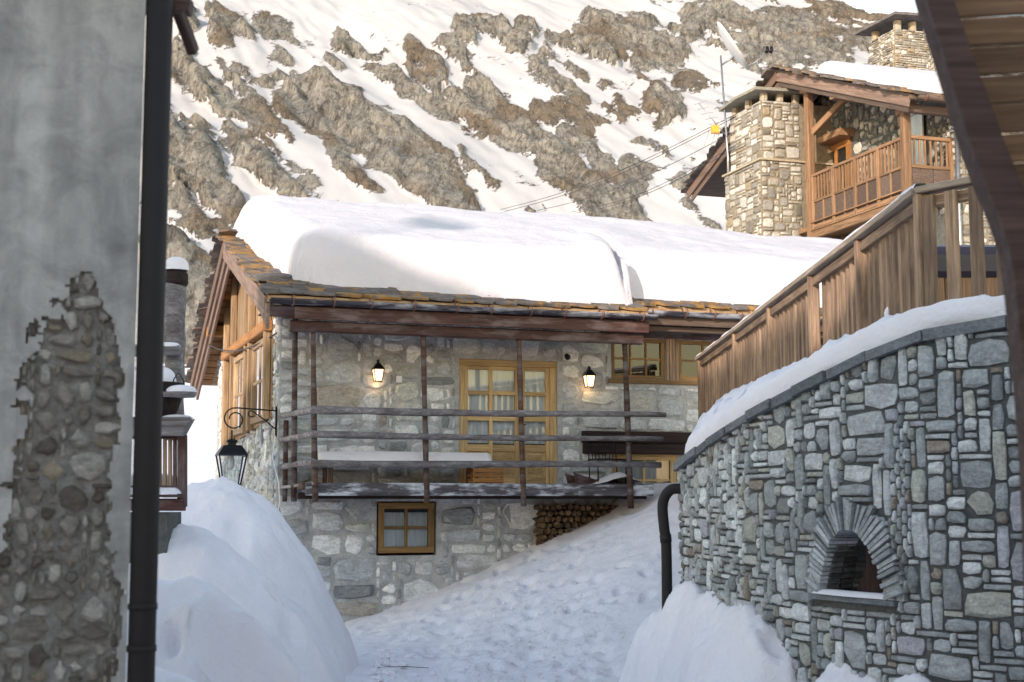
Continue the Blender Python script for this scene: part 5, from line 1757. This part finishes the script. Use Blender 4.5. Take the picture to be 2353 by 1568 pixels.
# ------------------------------------------------------------------ near plastered house on the left
A0 = P(311, 800, 5.5); A0.z = 0
u1 = Vector((-.93, -.367, 0)).normalized(); u2 = Vector((-.40, .917, 0)).normalized()
ln = Vector((u1.y, -u1.x, 0)); ln = ln if ln.y < 0 else -ln
LF = lambda u, v, d: A0 + u1 * u + ln * d + Vector((0, 0, v))
nh = thing("plastered_house", "grey plastered house with exposed rubble patch close on the left", "house", A0)
cell = .009
nu_, nv_ = int(1.1 / cell), int(4.4 / cell)
uu, vv = np.meshgrid(np.arange(nu_ + 1) * cell, np.arange(nv_ + 1) * cell)
def patch_mask(uu, vv):
    lo = .035 + .03 * np.sin(vv * 7)
    hi = np.interp(vv, [.9, 1.15, 1.35, 1.5, 1.7, 1.95, 2.2, 2.5, 2.75, 2.92], [.60, .70, .72, .70, .56, .46, .42, .37, .34, .20])
    lo2 = np.interp(vv, [.9, 2.5, 2.75, 2.92], [0.0, 0.02, .06, .10])
    n = .15 * fbm(uu / .14, vv / .14, 6, 5, .65)
    return (uu > lo + lo2 + n * .4) & (uu < hi + n) & (vv > .95 + n) & (vv < 2.90 + n)
pm = patch_mask(uu, vv)
wob = .012 * fbm(uu / .3, vv / .3, 3, 2) + .05 * np.clip(.05 - uu, 0, .05)
px = A0.x + u1.x * uu + ln.x * (wob - 0 * uu); py = A0.y + u1.y * uu + ln.y * wob
grid_mesh("plaster", px, py, vv, M['plaster'], nh, keep=~pm)
V = [LF(0.01, 0, -.025), LF(1.15, 0, -.025), LF(1.15, 4.4, -.025), LF(0.01, 4.4, -.025)]
rb = solid("rubble_bed", V, [(0, 1, 2, 3)], M['bedmortar'], nh)
rg = random.Random(9)
rects = pack(.9, 2.3, .03, [((2, 4), (2, 3), 3), ((3, 5), (2, 4), 2.0), ((1, 2), (1, 2), .4)], rg, lambda u, v: not bool(patch_mask(np.array([u]), np.array([v + .8]))[0]))
rpal = [(lin(150, 145, 138), 3), (lin(132, 126, 118), 2.5), (lin(172, 168, 162), 2), (lin(104, 97, 90), 1.4), (lin(146, 136, 120), 1.5)]
lay_stones(lambda u, v, d: LF(u, v + .8, d - .022), rects, M['rubble'], nh, rpal, rg, gap=.010, depth=(.006, .034), rough=.34, limit=280)
# the rest of its body and its roof
def block(nm, p0, a, la, b, lb, z0, z1_, mat):
    p0 = Vector(p0)
    q4 = [p0, p0 + a * la, p0 + a * la + b * lb, p0 + b * lb]
    V = [Vector((p.x, p.y, z)) for z in (z0, z1_) for p in q4]
    return solid(nm, V, [(3, 2, 1, 0), (4, 5, 6, 7), (0, 1, 5, 4), (1, 2, 6, 5), (2, 3, 7, 6), (3, 0, 4, 7)], mat, nh)
block("house_body", A0 + u2 * .02 + u1 * .012 - ln * .07, u1, 6.0, u2, 3.2, -.3, 4.45, M['plaster'])
def gab(nm, a0, a1, zr_, ze0, ze1, b0, b1, ridge_a):
    """pitched roof: ridge along u2 at distance ridge_a"""
    V = []
    for b_ in (b0, b1):
        for (a_, z) in ((a0, ze0), (ridge_a, zr_), (a1, ze1)): V.append(A0 + u1 * a_ + u2 * b_ + Vector((0, 0, z)))
    return solid(nm, V, [(0, 1, 2), (3, 5, 4), (0, 3, 4, 1), (1, 4, 5, 2), (0, 2, 5, 3)], M['slate'], nh)
gab("house_roof", -.25, 6.3, 6.0, 4.5, 4.5, -.05, 3.5, 3.1)
# thin unseen roofline added behind the camera, outlined to cast the lane's shade
prof = [(-30, -.3), (-30, 16.25), (-22.35, 16.3), (-22.3, 17.95), (-21.4, 17.8), (-20.2, 17.25), (-19.0, 16.85), (-16.4, 16.3), (-12.0, 13.5), (-11.95, 12.6), (-5.0, 12.4), (-3.0, 10.5), (-3.0, -.3)]
n_ = len(prof)
V = [Vector((x, y, z)) for y in (-14, -14.9) for (x, z) in prof]
solid("unseen_shade_roofline", V, [tuple(range(n_)), tuple(range(2 * n_ - 1, n_ - 1, -1))] + [(k, n_ + k, n_ + (k + 1) % n_, (k + 1) % n_) for k in range(n_)], M['plaster'], nh)
# roof dish whose shadow falls on the snow
tube("roof_mast", [Vector((-21.45, -14.4, 17.0)), Vector((-21.2, -14.4, 18.95))], .045, M['metal'], nh, 6)
dn_ = Vector((.62, .45, .64)).normalized(); da = Z.cross(dn_).normalized(); db = dn_.cross(da)
cc_ = Vector((-21.2, -14.4, 19.15))
V = [cc_ + da * (.7 * math.cos(k * math.pi / 10)) + db * (.6 * math.sin(k * math.pi / 10)) + dn_ * o_ for o_ in (0, .04) for k in range(20)]
solid("roof_dish", V, [tuple(range(19, -1, -1)), tuple(range(20, 40))] + [(k, (k + 1) % 20, 20 + (k + 1) % 20, 20 + k) for k in range(20)], M['dish'], nh)
tube("roof_dish_arm", [cc_ - db * .4, cc_ + dn_ * .55 - db * .1], .03, M['metal'], nh, 5)
# downpipe at the corner
pc = A0 + Vector((.050, .03, 0))
dp = tube("downpipe", [pc + Vector((.002, 0, -.2)), pc + Vector((0, 0, 2.0)), pc + Vector((0, 0, 4.6))], [.051, .052, .053], M['pipe'], nh, 14)
for vpx in (1395, 1492):
    z = P(345, vpx, 5.5).z
    tube("pipe_clip", [pc + Vector((0, 0, z - .012)), pc + Vector((0, 0, z + .012))], .056, M['pipe'], dp, 14)
beam("eave_bracket", A0 + Vector((.12, .05, 3.98)), A0 + Vector((.15, .2, 3.86)), .04, .05, M['porch'], nh)
beam("eave_bracket", A0 + Vector((.08, .1, 4.02)), A0 + Vector((.16, .1, 4.01)), .06, .06, M['porch'], nh)

# ------------------------------------------------------------------ timber porch arch on the right
PY = 4.0
po = thing("timber_porch", "dark curved timber porch arch with plank lining close at upper right", "porch", (1.7, PY, 0))
outer = [(2105, -90), (2130, 0), (2165, 110), (2200, 228), (2238, 352), (2272, 440), (2300, 505), (2320, 570), (2333, 650), (2344, 760), (2356, 880), (2370, 1050), (2380, 1300), (2385, 1700)]
inner = [(2165, -90), (2192, 0), (2230, 110), (2268, 215), (2310, 330), (2348, 420), (2380, 490), (2405, 560), (2420, 650), (2430, 760), (2438, 880), (2450, 1050), (2460, 1300), (2465, 1700)]
V, Fc = [], []
for (a, b) in zip(outer, inner):
    pa, pb_ = P(a[0], a[1], PY), P(b[0], b[1], PY)
    V += [pa, pb_, pb_ + Vector((0, .10, 0)), pa + Vector((0, .10, 0))]
m_ = len(outer)
for i in range(m_ - 1):
    for k in range(4):
        k2 = (k + 1) % 4
        Fc.append((4 * i + k, 4 * i + k2, 4 * i + 4 + k2, 4 * i + 4 + k))
Fc += [(0, 1, 2, 3), (4 * m_ - 4, 4 * m_ - 3, 4 * m_ - 2, 4 * m_ - 1)]
solid("arch_beam", V, Fc, M['porch'], po)
z = 4.15
k = 0
def inner_x(zq):
    pts = [(P(b[0], b[1], PY).z, P(b[0], b[1], PY).x) for b in inner]
    pts.sort()
    return float(np.interp(zq, [p[0] for p in pts], [p[1] for p in pts]))
while z > 2.2:
    hh = .088
    x0 = max(inner_x(z - hh), inner_x(z)) - .035
    tl = .06
    beam("lining_plank", Vector((x0, PY + .115 + rng.uniform(0, .004), z - hh / 2)), Vector((2.9, PY + .02, z - hh / 2 + tl)), .02, hh - .004, M['porchplank'], po)
    z -= hh
V = [Vector((x, y, z)) for z in (0, 4.4) for (x, y) in ((1.75, -4), (6, -4), (6, 4.3), (2.4, 4.3))]
solid("porch_house_wall", V, [(3, 2, 1, 0), (4, 5, 6, 7), (0, 1, 5, 4), (1, 2, 6, 5), (2, 3, 7, 6), (3, 0, 4, 7)], M['porchplank'], po)

# ------------------------------------------------------------------ small balcony on the left
BY = 14.0
tb = thing("timber_balcony", "small brown timber balcony with log post, half hidden behind the downpipe", "balcony", (-3.5, BY, 1))
def Q(x, v, dy=0): return P(x, v, BY) + Vector((0, dy, 0))
deck2 = beam("deck_beam", Q(200, 1160), Q(424, 1160), .14, .12, M['fascia'], tb)
beam("deck_edge", Q(200, 1140, -.05), Q(418, 1140, -.05), .18, .03, M['oldpost'], tb)
beam("bottom_rail", Q(200, 1124), Q(424, 1124), .05, .07, M['fascia'], tb)
beam("top_rail", Q(200, 1003), Q(424, 1003), .06, .05, M['fascia'], tb)
for x in (250, 290, 330, 354, 367, 379, 391, 402): beam("baluster", Q(x, 1120), Q(x, 1005), .035, .035, M['rail'] if x % 2 else M['fascia'], tb)
beam("end_post", Q(419, 1165), Q(419, 1000), .085, .085, M['fascia'], tb)
pst = log("log_post", Q(386, 1010, .25), Q(389, 640, .25), .098, .10, M['oldlog'], tb, .005, 11, 8, 4)
tube("post_head", [Q(389, 650, .25), Q(391, 642, .25), Q(391, 622, .25), Q(391, 612, .25)], [.10, .125, .122, .09], M['lintel'], pst, 12)
log("cross_log", Q(250, 806, .05), Q(411, 803, .05), .062, .06, M['oldlog'], tb, .004, 10, 6, 6)
solid("support_wall", [Q(150, 1178), Q(384, 1178), Q(384, 1300), Q(150, 1300), Q(150, 1178, .6), Q(384, 1178, .6), Q(384, 1300, .6), Q(150, 1300, .6)], BOX, M['greenmortar'], tb)
def dome(name, c, rx, ry, h, label, cat="snow", seed=1):
    n, m = 18, 7
    V, Fc = [c + Vector((0, 0, h))], []
    rgd = random.Random(seed)
    for i in range(1, m + 1):
        a = math.pi / 2 * i / m
        for k in range(n):
            b = 2 * math.pi * k / n
            j = 1 + .07 * math.sin(3 * b + seed) + rgd.uniform(-.02, .02)
            V.append(c + Vector((rx * math.sin(a) ** .8 * math.cos(b) * j, ry * math.sin(a) ** .8 * math.sin(b) * j, h * math.cos(a) ** .8 if i < m else 0)))
    for k in range(n): Fc.append((0, 1 + k, 1 + (k + 1) % n))
    for i in range(m - 1):
        for k in range(n):
            k2 = (k + 1) % n
            Fc.append((1 + i * n + k, 1 + (i + 1) * n + k, 1 + (i + 1) * n + k2, 1 + i * n + k2))
    Fc.append(tuple(1 + (m - 1) * n + k for k in range(n)))
    return tag(solid(name, V, Fc, M['snow'], None, True), label, cat)
dome("post_snow_cap", Q(391, 613, .25), .125, .125, .14, "rounded snow cap on top of the left log post", seed=2)
dome("log_snow", Q(384, 796, .05), .12, .05, .045, "strip of snow on the cross log of the left post", seed=3)
# bowl with snow, tray with wire handle, flower box
c = Q(372, 960, -.05)
t = thing("planter_bowl", "dark round planter bowl heaped with snow on the left balcony", "planter", c)
rings = [(.10, 0), (.16, .06), (.20, .18), (.215, .33), (.20, .34), (.18, .3)]
V = [c + Vector((r * math.cos(2 * math.pi * k / 16), r * math.sin(2 * math.pi * k / 16), z)) for (r, z) in rings for k in range(16)]
Fc = [(i * 16 + k, i * 16 + (k + 1) % 16, (i + 1) * 16 + (k + 1) % 16, (i + 1) * 16 + k) for i in range(len(rings) - 1) for k in range(16)] + [tuple(range(15, -1, -1)), tuple(range(80, 96))]
solid("bowl", V, Fc, M['lintel'], t, False)
dome("bowl_snow", c + Vector((-.03, 0, .30)), .19, .18, .2, "pointed heap of snow in the dark planter bowl", seed=4)
c = Q(424, 905, -.2)
t = thing("feeding_tray", "oval wooden tray with wire handle and snow beside the left post", "tray", c)
V = [c + Vector((.17 * math.cos(2 * math.pi * k / 18) * f, .12 * math.sin(2 * math.pi * k / 18) * f, z)) for (z, f) in ((-.05, .9), (.0, 1.0)) for k in range(18)]
solid("tray", V, [tuple(range(17, -1, -1)), tuple(range(18, 36))] + [(k, (k + 1) % 18, 18 + (k + 1) % 18, 18 + k) for k in range(18)], M['oldlog'], t)
tube("wire_handle", [c + Vector((-.09, 0, 0)), c + Vector((-.06, 0, .13)), c + Vector((-.02, 0, .19)), c + Vector((.03, 0, .12)), c + Vector((.05, 0, .0))], .007, M['iron'], t, 5)
beam("tray_arm", c + Vector((-.3, .1, -.03)), c + Vector((-.1, .02, -.03)), .05, .04, M['oldpost'], t)
dome("tray_snow", c + Vector((.02, 0, .0)), .15, .105, .07, "flat cushion of snow on the oval wooden tray", seed=5)
a, b = Q(300, 982, -.2), Q(440, 982, -.2)
t = thing("flower_box", "weathered grey flower box on the left balcony rail", "flower box", (a + b) / 2)
dl = (b - a)
prism("box", [a + Vector((0, 0, .08)), b + Vector((.03, 0, .08)), b + Vector((-.06, 0, -.09)), a + Vector((0, 0, -.09))], Vector((0, .22, 0)), M['oldlog'], t)
beam("rim", a + Vector((0, -.01, .075)), b + Vector((.035, -.01, .075)), .02, .03, M['oldlog'], t)
dome("flower_box_snow", Q(410, 966, -.1), .17, .1, .05, "thin snow filling the end of the flower box", seed=6)
dome("deck_snow", Q(330, 1120, .2), .35, .12, .14, "snow drift behind the bars of the left balcony", seed=8)
tg, og = np.meshgrid(np.linspace(-4.2, Q(420, 1140).x, 60), np.linspace(BY - .17, BY + .1, 8))
ed = np.minimum(np.minimum(tg.max() - tg, 1), np.minimum(og - og.min(), og.max() - og))
zg = Q(400, 1138).z + .012 + .06 * np.clip(ed / .06, 0, 1) ** .5
tag(grid_mesh("ledge_snow", tg, og, zg, M['snow']), "snow line on the deck edge of the left balcony", "snow")

# ------------------------------------------------------------------ snow banks
def mound_field(name, x0, x1, y0, y1, res, lobes, mat, label, n1=.06, n2=.02, seed=1, sink=.12, p=.9, cat="snow bank", n3=0.0, kk=9, dents=()):
    X, Y = np.meshgrid(np.arange(x0, x1, res), np.arange(y0, y1, res))
    g = ground_np(X, Y)
    h = np.full(X.shape, -9.0)
    wx_ = X + .12 * fbm(X / .9, Y / .9, 3, seed); wy_ = Y + .12 * fbm(X / .9, Y / .9, 3, seed + 3)
    acc = 0
    for (cx_, cy_, rx_, ry_, hh, rot) in lobes:
        dx, dy = wx_ - cx_, wy_ - cy_
        a, b = dx * math.cos(rot) + dy * math.sin(rot), -dx * math.sin(rot) + dy * math.cos(rot)
        r2 = (a / rx_) ** 2 + (b / ry_) ** 2
        l = hh * np.where(r2 < 1, np.clip(1 - r2, 0, 1) ** p, -(r2 - 1) * .6)
        acc = acc + np.exp(np.clip(l * kk, -60, 60))
    h = np.log(acc) / kk
    h = h + np.clip(h * 3, 0, 1) * (n1 * fbm(X / .8, Y / .8, 4, seed + 5) + n2 * fbm(X / .16, Y / .16, 4, seed + 7))
    for (dx_, dy_, ra, rb, dep) in dents:
        e_ = ((X - dx_) / ra) ** 2 + ((Y - dy_) / rb) ** 2
        h = h - dep * np.clip(1.15 - e_, 0, 1) * np.clip(h * 3, 0, 1) + dep * .25 * np.exp(-((np.sqrt(e_) - 1.35) / .3) ** 2) * np.clip(h * 3, 0, 1)
    if n3:
        clod = fbm(X / .3, Y / .3, 4, seed + 9)
        h = h + np.clip(h * 4, 0, 1) * n3 * np.maximum(clod - .1, 0) * 2
    z = np.maximum(h, 0) * 1.0 + h * 0
    keep = h > -.25
    zf = np.where(h > -.02, g + h, g - sink + 0 * h)
    zf = np.maximum(zf, g - sink)
    return tag(grid_mesh(name, X, Y, zf, mat, keep=keep), label, cat)
mound_field("snow_bank", -7.5, -.8, 7.5, 21.5, .05, [(-3.71, 17.6, 1.82, 1.9, 2.25, 0.1), (-4.76, 17.0, 1.54, 1.6, 1.75, 0), (-3.06, 16.1, 1.2, 1.3, 1.05, 0.1), (-3.41, 14.5, 1.68, 1.15, 1.8, -0.2), (-5.06, 14.2, 1.54, 1.2, 1.72, 0), (-2.51, 13.2, 0.96, 1.1, 0.8, 0), (-2.86, 11.3, 1.59, 1.25, 1.42, 0.15), (-4.36, 11.2, 1.92, 1.3, 1.4, 0), (-2.66, 9.6, 1.25, 1.3, 0.95, 0)],
            M['snow'], "large rounded shovelled snow bank on the left of the lane", .13, .045, 4, p=.85, kk=24, dents=[(-2.0, 10.75, .32, .24, .34), (-1.66, 10.75, .12, .2, .2), (-2.25, 10.4, .12, .12, .22), (-2.5, 10.7, .09, .1, .15), (-1.78, 11.6, .10, .12, .14), (-1.95, 11.9, .12, .1, .14), (-2.15, 14.1, .1, .12, .12), (-2.3, 14.3, .12, .1, .12), (-2.9, 16.2, .3, .15, .1), (-1.72, 11.3, .12, .22, .10), (-2.6, 13.7, .35, .22, .12), (-1.95, 12.0, .1, .12, .08), (-1.8, 12.3, .08, .1, .07), (-2.1, 12.25, .08, .08, .06), (-2.9, 10.9, .2, .14, .06)], n3=.05)
def wall_pile(name, u0, u1_, ztops, width, label, seed):
    """snow heaped against the wall's foot: u along the wall, falling away from it"""
    us_ = np.arange(u0, u1_, .035); ds_ = np.arange(-.12, width * 1.6, .035)
    Xa, Ya = np.zeros((len(ds_), len(us_))), np.zeros((len(ds_), len(us_)))
    for i, u in enumerate(us_):
        p, n_ = wc(float(u))
        if u > LW: p = p + (wc(LW)[0] - wc(LW - .4)[0]).normalized() * float(u - LW)
        for j, d in enumerate(ds_): Xa[j, i], Ya[j, i] = p.x + n_.x * d, p.y + n_.y * d
    g = ground_np(Xa, Ya)
    uu, dd = np.meshgrid(us_, ds_)
    wd = width * (1 + .35 * fbm(uu / .7, dd * 0, 3, seed + 2)) * np.clip(np.minimum(uu - u0, u1_ - uu) / .5, .2, 1) ** .5
    zt = np.interp(uu, [q[0] for q in ztops], [q[1] for q in ztops]) + .08 * fbm(uu / .5, dd * 0, 3, seed)
    t = np.clip(dd / wd, 0, 1)
    prof_ = (1 - t ** 1.7) * (1 - .12 * np.sin(t * 9 + uu * 3) * t)
    h = (zt - g) * prof_
    endf = sstep(0, .45, np.minimum(uu - u0, u1_ - uu))
    h = h * endf
    body_ = np.clip(h * 4, 0, 1)
    h = h + body_ * (.15 * fbm(Xa / .4, Ya / .4, 5, seed + 5, .62) + .055 * fbm(Xa / .09, Ya / .09, 3, seed + 7) + .10 * np.maximum(fbm(Xa / .22, Ya / .22, 3, seed + 9) - .15, 0))
    z = np.where((t >= 1) | (h < .005), g - .08, g + h)
    return tag(grid_mesh(name, Xa, Ya, z, M['snow'], keep=(t < 1.0) & (endf > 0)), label, "snow bank")
def uz(x, v):
    u = u_at(x); return (u, P(x, v, wc(u)[0].y).z)
zt1 = [uz(1830, 1545), uz(1760, 1440), uz(1700, 1395), uz(1640, 1370), uz(1600, 1345), (LW, uz(1570, 1330)[1] - .1), (LW + .6, .75)]
wall_pile("snow_pile", zt1[0][0] - .25, LW + .75, zt1, .62, "ploughed snow pile against the foot of the curved stone wall", 14)
zt2 = [uz(2300, 1600), uz(2060, 1560), uz(1960, 1535), uz(1900, 1512), uz(1850, 1560)]
wall_pile("snow_pile", zt2[0][0], zt2[-1][0] + .2, zt2, .5, "low ragged snow clumps at the wall's near foot, bottom right", 24)
o = tube("twig", [P(880, 1533, 16.3), P(930, 1532, 16.35), P(985, 1535, 16.3)], [.003, .005, .003], M['lintel'], None, 5)
tag(o, "thin dark twig lying on the trodden snow lane", "twig")

# clods broken off the banks
rgc = random.Random(71)
V, Fc = [], []
def clod(x, y, r):
    z = gz(x, y)
    o_ = len(V)
    n, m = 7, 4
    V.append(Vector((x, y, z + r * .8)))
    for i in range(1, m):
        a = math.pi * .62 * i / (m - 1)
        for k in range(n):
            b = 2 * math.pi * k / n + i * .4
            q = r * rgc.uniform(.8, 1.2)
            V.append(Vector((x + q * math.sin(a) * math.cos(b) * 1.2, y + q * math.sin(a) * math.sin(b), z + q * .8 * math.cos(a))))
    for k in range(n): Fc.append((o_, o_ + 1 + k, o_ + 1 + (k + 1) % n))
    for i in range(m - 2):
        for k in range(n): Fc.append((o_ + 1 + i * n + k, o_ + 1 + (i + 1) * n + k, o_ + 1 + (i + 1) * n + (k + 1) % n, o_ + 1 + i * n + (k + 1) % n))
for k in range(70):
    y = rgc.uniform(13.8, 19.5)
    clod(-1.55 - .06 * (y - 15.5) + abs(rgc.gauss(0, .22)), y, rgc.uniform(.018, .06))
for k in range(80):
    u = rgc.uniform(zt1[0][0], LW + .3)
    q = WF(u, 0, .62 + abs(rgc.gauss(0, .25)))
    clod(q.x, q.y, rgc.uniform(.018, .07))
for k in range(40): clod(rgc.gauss(.4, .9), rgc.uniform(15, 23), rgc.uniform(.012, .03))
tag(solid("snow_clods", V, Fc, M['snow'], None), "scattered small snow clods along the foot of the banks", "snow", kind="stuff")
